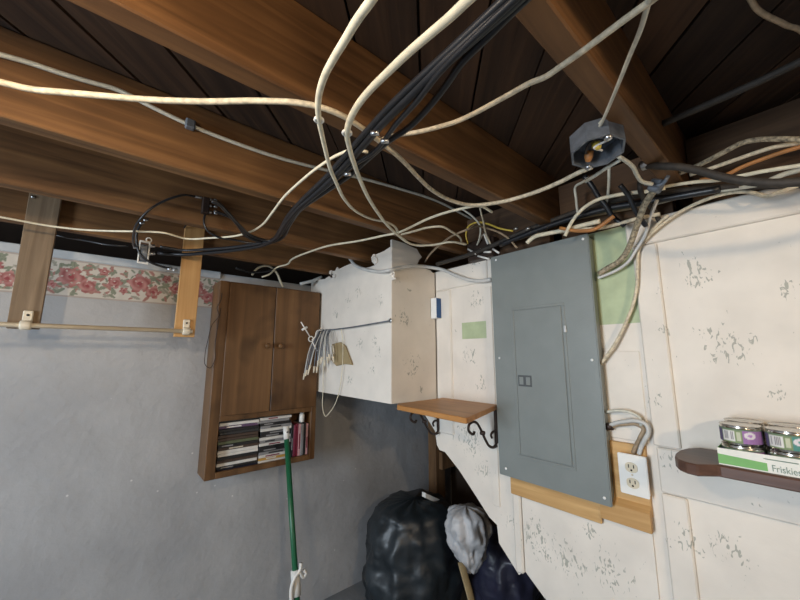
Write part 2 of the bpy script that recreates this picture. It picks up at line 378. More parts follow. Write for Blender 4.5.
# flat patches of the older green paint
g0 = P2(462, 323); g1 = P2(489, 338)
wboard('green_patch', g1[0], g0[0], g1[1], g0[1], 0.0012, 0, M_green)
g0 = P2(593, 240); g1 = P2(633, 323)
gp = wboard('green_patch', ysl+0.002, 0.56, g1[1], zt, 0.0014, 0, M_green)
# inset board between panel and stile
wboard('board', ysl+0.012, 0.50, P2(630, 440)[1], P2(620, 351)[1], 0.004, 0.002)
# shelf-height plain wall below is the base sheet itself

# header blocks on top of the wall between the joists
ends = [(-0.19, 0.214-JT), (0.214, 0.593-JT), (0.593, 1.03-JT)]
for (a, c), t in zip(ends, ('brown wood header block above the cat food shelf', 'brown wood header block above the electrical panel', 'brown wood header block above the small pine shelf')):
    tag(MB().box((WR+0.003, a+0.002, zt+0.001), (WR+0.045, c-0.002, H+0.63), 0.002).build('header_block', M_header), t, 'wood block', 'header blocks between joists')

# boxed-in chase between white wall and grey wall
BX, BY = 0.96, 1.19
BZ0 = H-0.209
bx = thing('boxed_chase', (BX+0.14, 1.6, BZ0), 'white boxed-in chase jutting out beside the brown cabinet with ragged broken top', 'box enclosure')
side_px = [(319, 279.5), (325, 279), (329, 276), (331, 278), (334, 277), (332, 271), (335, 271), (337, 267), (339, 269), (345, 266), (352.5, 263), (358, 265), (364, 268), (370, 267), (375, 265), (372, 262), (371, 257), (374, 258), (373, 255), (377, 254), (384, 251), (390, 247), (393, 247.5)]
sp_ = [WX(u, v, BX) for u, v in side_px]
sp_ = [p for p in sp_ if p.y < 1.995]
pl = [(BX, 2.005, BZ0), (BX, 2.005, sp_[0].z)]+[tuple(p) for p in sp_]+[(BX, BY+0.004, sp_[-1].z+0.003), (BX, BY+0.004, BZ0)]
MB().prism(pl, (0.012, 0, 0)).build('side_panel', M_boxpaint, bx)
fr = [WY(u, v, BY) for u, v in ((394.5, 240), (404, 243), (412, 247), (417, 249), (419, 253), (422, 257), (419, 260), (417, 265), (424, 268), (430, 270), (433, 273))]
pl = [(BX+0.001, BY, BZ0)]+[(BX+0.001, BY, fr[0].z)]+[tuple(p) for p in fr[1:]]+[(WR-0.011, BY, fr[-1].z), (WR-0.011, BY, BZ0)]
MB().prism(pl, (0, 0.012, 0)).build('front_panel', M_boxpaint, bx)
MB().box((BX+0.012, BY+0.012, BZ0+0.002), (WR-0.012, 2.004, BZ0+0.014)).build('bottom_panel', M_boxpaint, bx)
# crumbling plaster lumps at the broken top edge
for (u, v) in ((331, 273), (334, 276), (374, 257), (376, 261), (392, 272), (393, 277)):
    p = WX(u, v, BX-0.004); bm = bmesh.new(); bmesh.ops.create_icosphere(bm, subdivisions=2, radius=0.013)
    for q in bm.verts: q.co *= 1+1.3*noise.noise(q.co*150+Vector((u, v, 0))); q.co.x *= 0.5; q.co += p
    MB().frombm(bm, False).build('plaster_lump', M_boxpaint, bx)

# stair carriage behind the opening: sloped soffit board and the post
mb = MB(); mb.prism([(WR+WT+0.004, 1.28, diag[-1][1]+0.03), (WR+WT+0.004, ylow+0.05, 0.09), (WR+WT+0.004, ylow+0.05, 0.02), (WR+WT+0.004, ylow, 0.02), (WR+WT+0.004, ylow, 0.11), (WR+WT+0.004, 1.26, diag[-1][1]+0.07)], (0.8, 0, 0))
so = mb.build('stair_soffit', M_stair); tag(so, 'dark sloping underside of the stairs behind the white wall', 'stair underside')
mb = MB(); pp = WY(436, 470, 1.90); pq = WY(445, 470, 1.90)
mb.box((pp.x, 1.90, 0), (pq.x, 1.98, WY(436, 425, 1.90).z+0.3), 0.003)
tag(mb.build('wood_post', M_post), 'brown upright wood post under the stairs against the grey wall', 'post')
pa = WY(440, 452, 1.88); pb = WY(466, 463, 1.88)
tag(MB().box((pa.x, 1.86, pb.z+0.01), (pb.x+0.1, 1.895, pa.z), 0.003).build('wood_cleat', M_post), 'short horizontal brown cleat nailed across the wood post', 'cleat')

# ------------------------------------------------------------------ ledge and wallpaper border on the grey wall
zw1 = H+0.402; zw0 = H+0.241
struct(MB().box((X0, Y1-0.012, zw1), (WY(216, 278, Y1).x+0.02, Y1, H+0.438), 0.003).build('trim_2', M_ledge))
def vgrid(name, nx, ny, fn, cf, mat, parent=None):
    vs = []; cs = []
    for j in range(ny+1):
        for i in range(nx+1):
            vs.append(fn(i/nx, j/ny)); cs.append(cf(i/nx, j/ny))
    fs = [(j*(nx+1)+i, j*(nx+1)+i+1, (j+1)*(nx+1)+i+1, (j+1)*(nx+1)+i) for j in range(ny) for i in range(nx)]
    mb = MB().add(vs, fs, True); ob = mb.build(name, mat, parent)
    at = ob.data.color_attributes.new('Print', 'FLOAT_COLOR', 'POINT')
    at.data.foreach_set('color', [x for c in cs for x in (c[0], c[1], c[2], 1)])
    return ob
bx0, bx1 = -1.1, WY(213, 295, Y1).x+0.02
rs = random.Random(3)
flowers = []; leaves = []
xx = bx0
while xx < bx1:
    flowers.append((xx+0.02, 0.55, 0.047)); flowers.append((xx+0.075, 0.34, 0.034)); flowers.append((xx+0.165, 0.46+rs.uniform(-.05, .05), 0.030)); flowers.append((xx+0.125, 0.78, 0.021)); flowers.append((xx+0.20, 0.30, 0.018))
    for k in range(95): leaves.append((xx+rs.uniform(0, 0.235), rs.uniform(0.1, 0.92)*0.161, rs.uniform(0, math.pi), rs.uniform(0.009, 0.02), rs.random()))
    xx += 0.235
BW, BH = bx1-bx0, zw1-zw0
def wallpaper(s, t):
    x = bx0+s*BW; z = t*BH
    n = noise.noise(Vector((x*40, z*40, 0)))
    c = Vector((0.60, 0.55, 0.48))*(1+0.08*n)
    if t > 0.95 or t < 0.035: return (0.42, 0.36, 0.32)
    for lx, lz, a, r, k in leaves:
        dx, dz = x-lx, z-lz
        if abs(dx) > 0.03 or abs(dz) > 0.03: continue
        u = dx*math.cos(a)+dz*math.sin(a); v = -dx*math.sin(a)+dz*math.cos(a)
        if (u/r)**2+(v/(r*0.38))**2 < 1:
            c = Vector((0.24, 0.26, 0.19)) if k < 0.55 else (Vector((0.40, 0.20, 0.17)) if k < 0.8 else Vector((0.36, 0.34, 0.28)))
            if abs(v) < r*0.06: c *= 0.75
    for fx, fz, r in flowers:
        dx, dz = x-fx, z-fz*BH
        if abs(dx) > r*1.2 or abs(dz) > r*1.2: continue
        d = math.hypot(dx, dz)/r; an = math.atan2(dz, dx)
        edge = 0.85+0.15*math.cos(5*an+fx*40)+0.06*math.sin(11*an)
        if d < edge and noise.noise(Vector((x*120, z*120, 3))) < 0.42:
            sw = math.sin(d*11+an*1.0+fx*30)+0.5*math.sin(3*an+d*5)
            c = Vector((0.30, 0.09, 0.085)).lerp(Vector((0.50, 0.25, 0.23)), 0.5+0.33*sw)
            if d < 0.2: c = Vector((0.30, 0.06, 0.07))
    return tuple(c)
bo = vgrid('wallpaper_border', int(BW/0.0028), 58, lambda s, t: (bx0+s*BW, Y1-0.0025, zw0+t*BH), wallpaper, M_print)
tag(bo, 'strip of cream wallpaper border with red roses along the top of the grey wall', 'wallpaper')

# ------------------------------------------------------------------ hanging boards and rod
for (ua, ub, label, mat) in ((26, 44, 'weathered grey-brown board hanging from the joist', M_oldboard), (186, 207, 'pale new pine board hanging from the joist beside the cabinet', M_newboard)):
    yb = 1.755
    if mat is M_oldboard: tl, tr, bl, br = -0.264, -0.180, -0.262, -0.184; z0 = WY(30, 329, yb).z
    else: tl, tr, bl, br = 0.222, 0.300, 0.220, 0.298; z0 = WY(185, 337, yb).z
    mb = MB(); mb.prism([(bl, yb, z0), (br, yb, z0), (tr, yb, JZ+0.13), (tl, yb, JZ+0.13)], (0, 0.022, 0), 0.0015)
    bd = mb.build('hanging_board', mat); tag(bd, label, 'board', 'boards hanging from the joist')
    if mat is M_oldboard:
        MB().lathe([(0.0001, -0.001), (0.006, 0), (0.006, 0.003), (0.003, 0.006)], WY(33, 197, yb), (0, -1, 0), 10).build('nail_head', M_metal, bd)
rz = WY(100, 328, 1.735).z
rod = thing('closet_rod', (-0.2, 1.735, rz), 'cream closet rod held along the two hanging boards', 'rod')
MB().tube([(-1.2, 1.735, rz), (0.285, 1.735, rz)], 0.0085, 10, 1).build('pole', M_cream_plastic, rod)
for xb in (-0.215, 0.262):
    br = MB().box((xb-0.013, 1.7465, rz-0.012), (xb+0.013, 1.7548, rz+0.052), 0.003).build('rod_bracket', M_cream_plastic, rod)
    MB().lathe([(0.0145, -0.014), (0.0165, -0.01), (0.0165, 0.01), (0.0145, 0.014)], (xb, 1.735, rz), (1, 0, 0), 12).build('collar', M_cream_plastic, br)
    MB().lathe([(0.004, 0), (0.004, 0.002)], (xb, 1.7466, rz+0.036), (0, -1, 0), 8).build('screw', M_slot, br)

# ------------------------------------------------------------------ wall cabinet with discs
CF = 1.86
cx0, cx1 = 0.406, 0.952; cz0 = H-0.572; cz1 = H+0.366
cab = thing('wall_cabinet', ((cx0+cx1)/2, 1.93, cz0), 'dark stained wood wall cabinet with two doors above an open cubby', 'cabinet')
CB = 2.008
for x in ((cx0, cx0+0.018), (cx1-0.018, cx1)): MB().box((x[0], CF+0.018, cz0), (x[1], CB, cz1), 0.002).build('side_panel', M_cab, cab)
zs = WY(230, 414, CF).z     # bottom of doors
MB().box((cx0+0.018, CF+0.018, cz1-0.016), (cx1-0.018, CB, cz1)).build('top_panel', M_cab, cab)
MB().box((cx0+0.018, CF+0.018, cz0), (cx1-0.018, CB, cz0+0.016)).build('bottom_panel', M_cab, cab)
MB().box((cx0+0.018, CF+0.018, zs-0.02), (cx1-0.018, CB, zs)).build('shelf_board', M_cab, cab)
MB().box((cx0+0.018, CB-0.006, cz0+0.016), (cx1-0.018, CB, cz1-0.016)).build('back_panel', M_cab, cab)
for x in ((cx0, cx0+0.045), (cx1-0.03, cx1)): MB().box((x[0], CF, cz0), (x[1], CF+0.018, cz1), 0.002).build('face_stile', M_cab, cab)
MB().box((cx0+0.045, CF, zs-0.032), (cx1-0.03, CF+0.0178, zs-0.002), 0.002).build('face_rail', M_cab, cab)
MB().box((cx0+0.045, CF, cz0), (cx1-0.03, CF+0.0178, cz0+0.028), 0.002).build('face_rail', M_cab, cab)
MB().box((cx0+0.045, CF, cz1-0.02), (cx1-0.03, CF+0.0178, cz1), 0.002).build('face_rail', M_cab, cab)
xm = WY(273, 340, CF).x
zk = WY(273, 346, CF).z
for (a, c, kx) in ((cx0+0.043, xm-0.002, WY(266, 345, CF).x), (xm+0.002, cx1-0.008, WY(279, 346, CF).x)):
    d = MB().box((a, CF-0.012, zs-0.004), (c, CF-0.0005, cz1-0.006), 0.0015).build('door', M_cab, cab)
    MB().lathe([(0.007, 0), (0.006, 0.008), (0.013, 0.014), (0.0155, 0.020), (0.012, 0.027), (0.001, 0.029)], (kx, CF-0.012, zk), (0, -1, 0), 14).build('knob', M_cab, d)
# thin dark cord hung on the cabinet's side
cp = [WY(u, v, CF-0.004) for u, v in ((222, 293), (221, 300), (217, 308), (219, 315), (212, 325), (208, 340), (205, 355), (206, 366), (210, 368), (214, 362), (215, 345), (218, 325), (221, 308))]
tag(MB().tube(cp, 0.0016, 6, 4).build('thin_cord', M_iron), 'thin dark cord looped over the left side of the cabinet', 'cord')

cases = []
pal = dict(k=(0.012, 0.012, 0.014), w=(0.70, 0.69, 0.66), p=(0.11, 0.06, 0.13), b=(0.06, 0.038, 0.028), g=(0.11, 0.13, 0.07), n=(0.016, 0.02, 0.045), s=(0.26, 0.26, 0.27), o=(0.55, 0.32, 0.07), m=(0.20, 0.02, 0.05), r=(0.62, 0.36, 0.38), d=(0.03, 0.03, 0.032), c=(0.55, 0.5, 0.4))
cmat = {k: paint('case_'+n, pal[k], 0.3, 0, 0.1, 30) for k, n in dict(k='black', w='white', p='purple', b='brown', g='olive', n='navy', s='silver', o='orange', m='maroon', r='pink', d='charcoal', c='cream').items()}
cname = dict(k='black', w='white', p='dark purple', b='dark brown', g='olive', n='navy', s='silver-grey', o='orange', m='maroon', r='pink', d='charcoal', c='cream')
cat_alt = dict(k='s', w='m', p='w', b='c', g='c', n='w', s='k', o='w', m='c', r='m', d='w', c='b')
stk_name = {}
def disc_case(lo, hi, code, grp, where, upright=False, tilt=0.0, pos=None):
    lo = Vector(lo); hi = Vector(hi); c = Vector(((lo.x+hi.x)/2, (lo.y+hi.y)/2, lo.z))
    label = '%s disc case %s' % (cname[code], where)
    t = thing('disc_case', c, label, 'disc case', grp)
    MB().box(lo, hi, 0.0015).build('case', cmat[code], t)
    y = lo.y; al = cmat[cat_alt[code]]
    if random.random() < 0.6: pass
    elif not upright:
        L_ = hi.x-lo.x; a = lo.x+L_*random.uniform(0.08, 0.3); e = a+L_*random.uniform(0.25, 0.5); m_ = (lo.z+hi.z)/2; h = (hi.z-lo.z)*0.22
        MB().box((a, y-0.0006, m_-h), (e, y+0.0004, m_+h)).build('spine_title', al, t)
    else:
        H_ = hi.z-lo.z; m_ = (lo.x+hi.x)/2; h = (hi.x-lo.x)*0.22
        MB().box((m_-h, y-0.0006, lo.z+H_*0.25), (m_+h, y+0.0004, lo.z+H_*random.uniform(0.5, 0.75))).build('spine_title', al, t)
    t.rotation_euler = (0, tilt, 0) if not pos else (0, tilt, pos)
    return t
zb0 = cz0+0.0165
left = 'nkwbkwwbkgbbdkpwkk'
ORD = ['bottom', 'second', 'third', 'fourth', 'fifth', 'sixth', 'seventh', 'eighth', 'ninth', 'tenth', 'eleventh', 'twelfth', 'thirteenth', 'fourteenth', 'fifteenth', 'sixteenth', 'seventeenth', 'eighteenth', 'nineteenth']
th = 0.0142; yfr = CF+0.02
zz = zb0
for i, k in enumerate(left):
    x = cx0+0.050+random.uniform(0, 0.006)
    where = 'lying %s from the bottom in the tall stack of cases by the left side' % ORD[i] if i else 'lying at the bottom of the tall stack of cases, %d cases high' % len(left)
    where = '%s from the bottom of the tallest cubby stack' % ORD[i] if i else 'at the very bottom of the tallest case stack in the cubby'
    disc_case((x, yfr+random.uniform(0, 0.006), zz), (x+0.188, yfr+0.12, zz+th-0.0006), k, 'disc cases in the cabinet cubby', where); zz += th
mid = 'wowskkwswkkwsk'
zz = zb0
for i, k in enumerate(mid):
    x = cx0+0.246+random.uniform(0, 0.006); h = th*1.3 if i == 0 else th
    where = '%s from the bottom of the middle cubby stack' % ORD[i] if i else 'with red lettering at the very bottom of the middle case stack'
    disc_case((x, yfr+random.uniform(0, 0.008), zz), (x+0.165, yfr+0.12, zz+h-0.0006), k, 'disc cases in the cabinet cubby', where); zz += h
for i, k in enumerate('sw'):
    x = cx0+0.232+i*0.012
    disc_case((x, yfr+0.004, zz), (x+0.17, yfr+0.12, zz+th-0.0006), k, 'disc cases in the cabinet cubby', 'lying %s on top of the middle case stack' % ('askew' if i == 0 else 'uppermost'), tilt=0); zz += th
up = 'kmmrskr'; xs = cx0+0.416
for i, k in enumerate(up):
    disc_case((xs, yfr+random.uniform(0, 0.006), zb0), (xs+0.0135, yfr+0.12, zb0+0.176+random.uniform(-0.004, 0.003)), k, 'disc cases in the cabinet cubby',
              'standing upright, %s from the green pole' % ['first', 'second', 'third', 'fourth', 'fifth', 'sixth', 'seventh'][i], True); xs += 0.0142
bt = thing('white_bottle', (cx0+0.485, yfr+0.03, zb0+0.1805), 'small white bottle standing on the upright disc cases', 'bottle')
MB().lathe([(0.013, 0), (0.0145, 0.002), (0.0145, 0.042), (0.010, 0.046)], bt.location, (0, 0, 1), 14).build('body', M_white_plastic, bt)
MB().lathe([(0.0115, 0.0462), (0.0115, 0.056), (0.010, 0.058)], bt.location, (0, 0, 1), 14).build('cap', M_white_plastic, bt)

# green pole leaning on the cabinet
pt = WY(286, 428, 1.83); pbm = WY(297, 600, 1.66)
d = (pbm-pt); kk = (0.03-pt.z)/d.z; foot = pt+d*kk
pole = thing('green_pole', foot, 'green broom pole leaning upright against the cabinet cubby', 'pole')
MB().tube([foot, pt+d*0.075], 0.0135, 12, 1).build('shaft', M_broom, pole)
MB().tube([pt+d*0.073, pt-d*0.01], 0.0155, 12, 1).build('end_cap', M_white_plastic, pole)
MB().tube([pt+d*0.02+Vector((0, -0.0165, 0)), pt+d*0.028+Vector((0, -0.0165, 0))], 0.005, 8, 1).build('hang_hole', M_slot, pole)
pc = pt+d*0.91
cl = MB().tube([pc-d.normalized()*0.05, pc+d.normalized()*0.05], 0.021, 12, 1).build('clamp_sleeve', M_white_plastic, pole)
a0 = WY(296, 566, pc.y-0.02); 
MB().tube([WY(u, v, pc.y-0.02) for u, v in ((301, 563), (300, 570), (295, 577), (292, 585), (291, 596), (292, 606))], 0.008, 8, 4).build('lever', M_white_plastic, cl)
MB().tube([WY(u, v, pc.y-0.02) for u, v in ((299, 571), (304, 577), (306, 573), (304, 570))], 0.007, 8, 4).build('lever', M_white_plastic, cl)
MB().lathe([(0.02, 0), (0.024, 0.005), (0.02, 0.03)], foot-Vector((0, 0, 0.03)), (0, 0, 1), 12).build('foot_cap', M_broom, pole)

# ------------------------------------------------------------------ electrical panel
PX = 1.20
def PP(u, v, dx=0.0): return WX(u, v, PX-dx)
tl, tr_, bl_, br_ = PP(491, 256), PP(589, 235), PP(499.5, 474), PP(612, 507)
py0, py1 = (tr_.y+br_.y)/2, (tl.y+bl_.y)/2; pz0, pz1 = (bl_.z+br_.z)/2, (tl.z+tr_.z)/2
pan = thing('breaker_panel', (WR, (py0+py1)/2, pz0), 'tall grey metal breaker panel with screwed cover on the white wall', 'breaker panel')
MB().box((PX+0.004, py0+0.006, pz0+0.006), (WR-0.002, py1-0.006, pz1-0.006), 0.002).build('enclosure', M_panel, pan)
cov = MB().box((PX-0.004, py0, pz0), (PX+0.004, py1, pz1), 0.003, None, 2).build('cover', M_panel, pan)
for (u, v) in ((496, 260), (583, 239), (499.5, 358), (592, 360), (506, 468.5), (604.5, 498)):
    p = PP(u, v, 0.004); s = MB().lathe([(0.0045, 0), (0.0045, 0.0012), (0.003, 0.0028), (0.0002, 0.003)], p, (-1, 0, 0), 10).build('screw', M_screw, cov)
d0 = PP(513, 310, .004); d1 = PP(563, 306, .004); d2 = PP(521.5, 455, .004); d3 = PP(571.5, 466.5, .004)
dy0, dy1 = (d1.y+d3.y)/2, (d0.y+d2.y)/2; dz0, dz1 = (d2.z+d3.z)/2, (d0.z+d1.z)/2
fx = PX-0.004
# raised lip around the door
mb = MB()
for lo_, hi_ in (((dy0-0.010, dz1), (dy1+0.010, dz1+0.010)), ((dy0-0.010, dz0-0.010), (dy1+0.010, dz0)), ((dy0-0.010, dz0), (dy0, dz1)), ((dy1, dz0), (dy1+0.010, dz1))):
    mb.box((fx-0.0022, lo_[0], lo_[1]), (fx+0.001, hi_[0], hi_[1]), 0.0012)
mb.build('door_frame', M_panel, cov)
door = MB().box((fx-0.0035, dy0+0.0018, dz0+0.0018), (fx+0.001, dy1-0.0018, dz1-0.0018), 0.0015).build('door', M_panel, pan)
e0 = WX(518, 375, fx-.004); e1 = WX(532, 387, fx-.004)
em = MB().box((fx-0.0048, e1.y, e1.z), (fx-0.0034, e0.y, e0.z), 0.0006).build('emblem', M_panel_mark, door)
ew = (e0.y-e1.y); eh = e0.z-e1.z
for a, c in ((0.10, 0.40), (0.60, 0.90)):
    MB().box((fx-0.0056, e1.y+ew*a, e1.z+eh*0.16), (fx-0.0047, e1.y+ew*c, e1.z+eh*0.84), 0.0003).build('emblem_bar', M_panel, em)
l0 = WX(564.5, 329, fx-.004)
MB().box((fx-0.006, l0.y-0.006, l0.z-0.012), (fx-0.0034, l0.y+0.002, l0.z+0.012), 0.001).build('latch', M_metal, door)

# backing wood under the panel and the outlet
k0 = P2(514, 485); k1 = P2(656, 533)
strip = MB(); zk0 = P2(515, 492)[1]; zk1 = pz0+0.02
strip.box((WR-0.024, P2(604, 512)[0], zk0), (WR-0.0145, k0[0], zk1), 0.0015)
tag(strip.build('backing_strip', M_backing), 'narrow pine strip fixed to the wall along the panel bottom', 'wood strip')
oy0 = P2(652, 500)[0]; oy1 = P2(606, 440)[0]
blk = thing('outlet_backing', (WR, (oy0+oy1)/2, k1[1]), 'pine block behind the duplex outlet beside the panel', 'wood block')
MB().box((WR-0.014, oy0, zseam2-0.075), (WR, oy1-0.005, P2(630, 443)[1]), 0.0015).build('back_board', M_backing, blk)
zc0 = k1[1]+0.005; zc1 = P2(630, 503)[1]
MB().prism([(WR-0.014, oy0, zc0), (WR-0.032, oy0, zc0), (WR-0.032, oy0, zc0+0.05), (WR-0.014, oy0, zc1+0.012)], (0, P2(604, 512)[0]-oy0-0.001, 0), 0.001).build('lower_ledge', M_backing, blk)
ol = thing('wall_outlet', (WR-0.014, 0, P2(630, 495)[1]), 'white duplex wall outlet with ivory sockets beside the panel', 'outlet')
OX = 1.215
a0, a1, a2, a3 = WX(617.6, 452.4, OX), WX(646.5, 456.7, OX), WX(621, 491.7, OX), WX(650, 499.6, OX)
ya, yb_ = (a1.y+a3.y)/2, (a0.y+a2.y)/2; za, zb_ = (a2.z+a3.z)/2, (a0.z+a1.z)/2
ol.location = (WR-0.014, (ya+yb_)/2, za)
MB().box((OX, ya+0.004, za+0.004), (WR-0.0142, yb_-0.004, zb_-0.004)).build('outlet_box', M_white_plastic, ol)
pltl = MB().box((OX-0.004, ya, za), (OX+0.001, yb_, zb_), 0.002, None, 2).build('cover_plate', M_white_plastic, ol)
yc_ = (ya+yb_)/2+0.002
for zc in (zb_-0.036, za+0.034):
    mb = MB(); pts = []
    for k in range(20):
        an = 2*math.pi*k/20; pts.append((OX-0.0062, yc_+0.0175*max(-0.9, min(0.9, math.cos(an))), zc+0.0145*math.sin(an)))
    mb.prism(pts, (0.003, 0, 0), 0.0004); rc = mb.build('socket_face', M_ivory, pltl)
    for dy in (-0.0065, 0.0065): MB().box((OX-0.0068, yc_+dy-0.0013, zc-0.001), (OX-0.006, yc_+dy+0.0013, zc+0.008)).build('slot', M_slot, rc)
    MB().lathe([(0.0028, 0), (0.0028, 0.0008)], (OX-0.006, yc_, zc-0.007), (-1, 0, 0), 10).build('slot', M_slot, rc)
MB().lathe([(0.003, 0), (0.0025, 0.001)], (OX-0.004, yc_, (za+zb_)/2), (-1, 0, 0), 10).build('screw', M_ivory, pltl)

# ------------------------------------------------------------------ small pine shelf with iron brackets
st = H-0.200; sb = st-0.019
sh = [(WR-0.012, 1.184), (WR-0.26, 1.186), (WR-0.262, 1.170), (WR-0.145, 0.905), (WR-0.135, 0.893), (WR-0.002, 0.862)]
sh = [tuple(WZ(u, v, st)[:2]) for u, v in ((435.5, 398.5), (398, 403.5), (397, 405), (466, 418), (468, 417.5), (497, 408))]
sh[0] = (WR-0.012, min(sh[0][1], 1.187)); sh[1] = (sh[1][0], min(sh[1][1], 1.187)); sh[2] = (sh[2][0], min(sh[2][1], 1.186)); sh[5] = (WR-0.012, WX(497.5, 409, WR-0.012).y)
tag(MB().prism([(x, y, sb) for x, y in sh], (0, 0, st-sb), 0.002).build('wall_shelf', M_shelf), 'small honey pine wall shelf on two scrolled iron brackets', 'shelf')
xw = WR-0.0005
yb1 = WX(496.5, 432, xw).y
arm = [WY(u, v, yb1) for u, v in ((474.5, 431.5), (473.5, 434), (470.5, 433), (468.3, 429.5), (469, 425), (472.5, 422), (476.5, 422.8), (480, 428), (483, 434.5), (485.8, 440.5), (489, 445.8), (493, 447.5), (496.5, 446))]
curl = [WY(u, v, yb1) for u, v in ((489, 445.8), (493.5, 447), (496.5, 443), (497, 436), (495.5, 432), (492.6, 432), (491, 435), (492, 438))]
for i, (yy, lab) in enumerate(((yb1, 'scrolled brown iron bracket beside the breaker panel'), (WX(440, 425, xw).y, 'scrolled brown iron bracket beside the white boxed chase'))):
    xw = WR-0.0005 if i == 0 else WR-0.0105              # the second one stands on the proud stile
    dv = Vector((xw-(WR-0.0005), yy-yb1, 0))
    t = thing('shelf_bracket', (WR, yy, sb-0.13), lab, 'bracket', 'brackets of the pine shelf')
    MB().box((xw-0.007, yy-0.007, sb-0.135), (xw, yy+0.007, sb-0.001), 0.002).build('wall_plate', M_iron, t)
    MB().box((xw-0.135, yy-0.007, sb-0.007), (xw-0.007, yy+0.007, sb-0.0008), 0.0015).build('top_plate', M_iron, t)
    MB().tube([p+dv for p in arm], 0.0052, 8, 4).build('scroll', M_iron, t)
    MB().tube([p+dv for p in curl], 0.0046, 8, 4).build('scroll', M_iron, t)
    MB().lathe([(0.003, -0.009), (0.009, -0.007), (0.009, 0.007), (0.003, 0.009)], WY(482.6, 433, yb1)+dv, (0, 1, 0), 10).build('rosette', M_iron, t)

# small blue and white box on the wall beside the chase
q0 = WX(428, 299, 1.205); q1 = WX(436.5, 318, 1.205)
bb = thing('detector_box', (1.22, 1.13, q1.z), 'small white box with blue side beside the white chase', 'small box')
yq0, yq1 = q1.y, q0.y
MB().box((1.205, yq0+0.001, q1.z), (WR-0.0105, min(yq1, 1.186), q0.z), 0.001).build('body', M_white_print, bb)
MB().box((1.207, yq0-0.0005, q1.z+0.002), (WR-0.0115, yq0+0.001, q0.z-0.002)).build('blue_side', M_blue, bb)

# ------------------------------------------------------------------ brown shelf with cat food
RS = H-0.2445; RB = H-0.2700
fxs = 1.076
pts = [(WR-0.0125, -0.55), (WR-0.0125, 0.222)]+[tuple(WZ(u, v, RS)[:2]) for u, v in ((687, 448), (680, 449.6), (675.5, 452.5), (674.5, 456), (677.5, 459), (685, 462), (697, 464.7))]
pts = [(min(x, WR-0.0125), y) for x, y in pts]
pts += [(fxs, 0.165), (fxs, -0.55)]
shr = tag(MB().prism([(x, y, RB) for x, y in pts], (0, 0, RS-RB), 0.003).build('wall_shelf', M_dkshelf), 'dark brown rounded wall shelf holding the cat food tray', 'shelf')
ty1 = WX(719, 463, 1.086).y; ty0 = ty1-0.232
tx0, tx1 = 1.086, 1.086+0.1505
tray = thing('cardboard_tray', ((tx0+tx1)/2, (ty0+ty1)/2, RS), 'green and white cardboard tray of cat food cans on brown shelf', 'tray')
M_traygreen = paint('tray_green', (0.16, 0.40, 0.10), 0.5, 0, 0.08, 20)
M_traywhite = paint('tray_white', (0.74, 0.73, 0.66), 0.5, 0, 0.04, 20)
M_traytext = paint('tray_grey_lettering', (0.16, 0.22, 0.16), 0.5)
M_trayred = paint('tray_red_lettering', (0.55, 0.06, 0.04), 0.5)
th_ = 0.036
MB().box((tx0, ty0, RS+0.0005), (tx1, ty1, RS+0.002)).build('base', M_traywhite, tray)
fw = MB().box((tx0, ty0, RS+0.002), (tx0+0.0015, ty1, RS+th_)).build('front_wall', M_traywhite, tray)
MB().box((tx1-0.0015, ty0, RS+0.002), (tx1, ty1, RS+th_)).build('rear_wall', M_traywhite, tray)
for y in (ty0, ty1-0.0015): MB().box((tx0+0.0015, y, RS+0.002), (tx1-0.0015, y+0.0015, RS+th_)).build('end_wall', M_traygreen, tray)
ysplit = WX(768, 470, 1.086).y
MB().prism([(tx0-0.0006, ty1, RS+0.003), (tx0-0.0006, ysplit, RS+0.003), (tx0-0.0006, ysplit, RS+0.019), (tx0-0.0006, ty1, RS+0.0235)], (0.0008, 0, 0)).build('green_band', M_traygreen, fw)
def text(body, size, loc, mat, parent, name):
    cu = bpy.data.curves.new(name, 'FONT'); cu.body = body; cu.size = size; cu.extrude = 0.0002; cu.size = size
    tmp = bpy.data.objects.new(name, cu); col.objects.link(tmp); bpy.context.view_layer.update()
    me = bpy.data.meshes.new_from_object(tmp.evaluated_get(bpy.context.evaluated_depsgraph_get())); bpy.data.objects.remove(tmp)
    rot = Matrix(((0, 0, -1), (-1, 0, 0), (0, 1, 0)))          # text x -> -y, text y -> z, facing -x
    for v in me.vertices: v.co = rot @ Vector((v.co.x*0.74, v.co.y, v.co.z))
    me.materials.append(mat); ob = bpy.data.objects.new(name, me); col.objects.link(ob)
    ob.parent = parent; ob.location = Vector(loc)-parent_loc(parent); return ob
text('Friskies', 0.0185, (tx0-0.0008, WX(772, 470, 1.086).y, RS+0.005), M_traytext, fw, 'lettering')
MB().box((tx0-0.0008, ysplit-0.045, RS+0.0265), (tx0+0.0002, ysplit+0.004, RS+0.0285)).build('lettering_line', M_traytext, fw)
MB().box((tx0-0.0008, ysplit-0.09, RS+0.0255), (tx0+0.0002, ysplit-0.052, RS+0.0295)).build('red_print', M_trayred, fw)
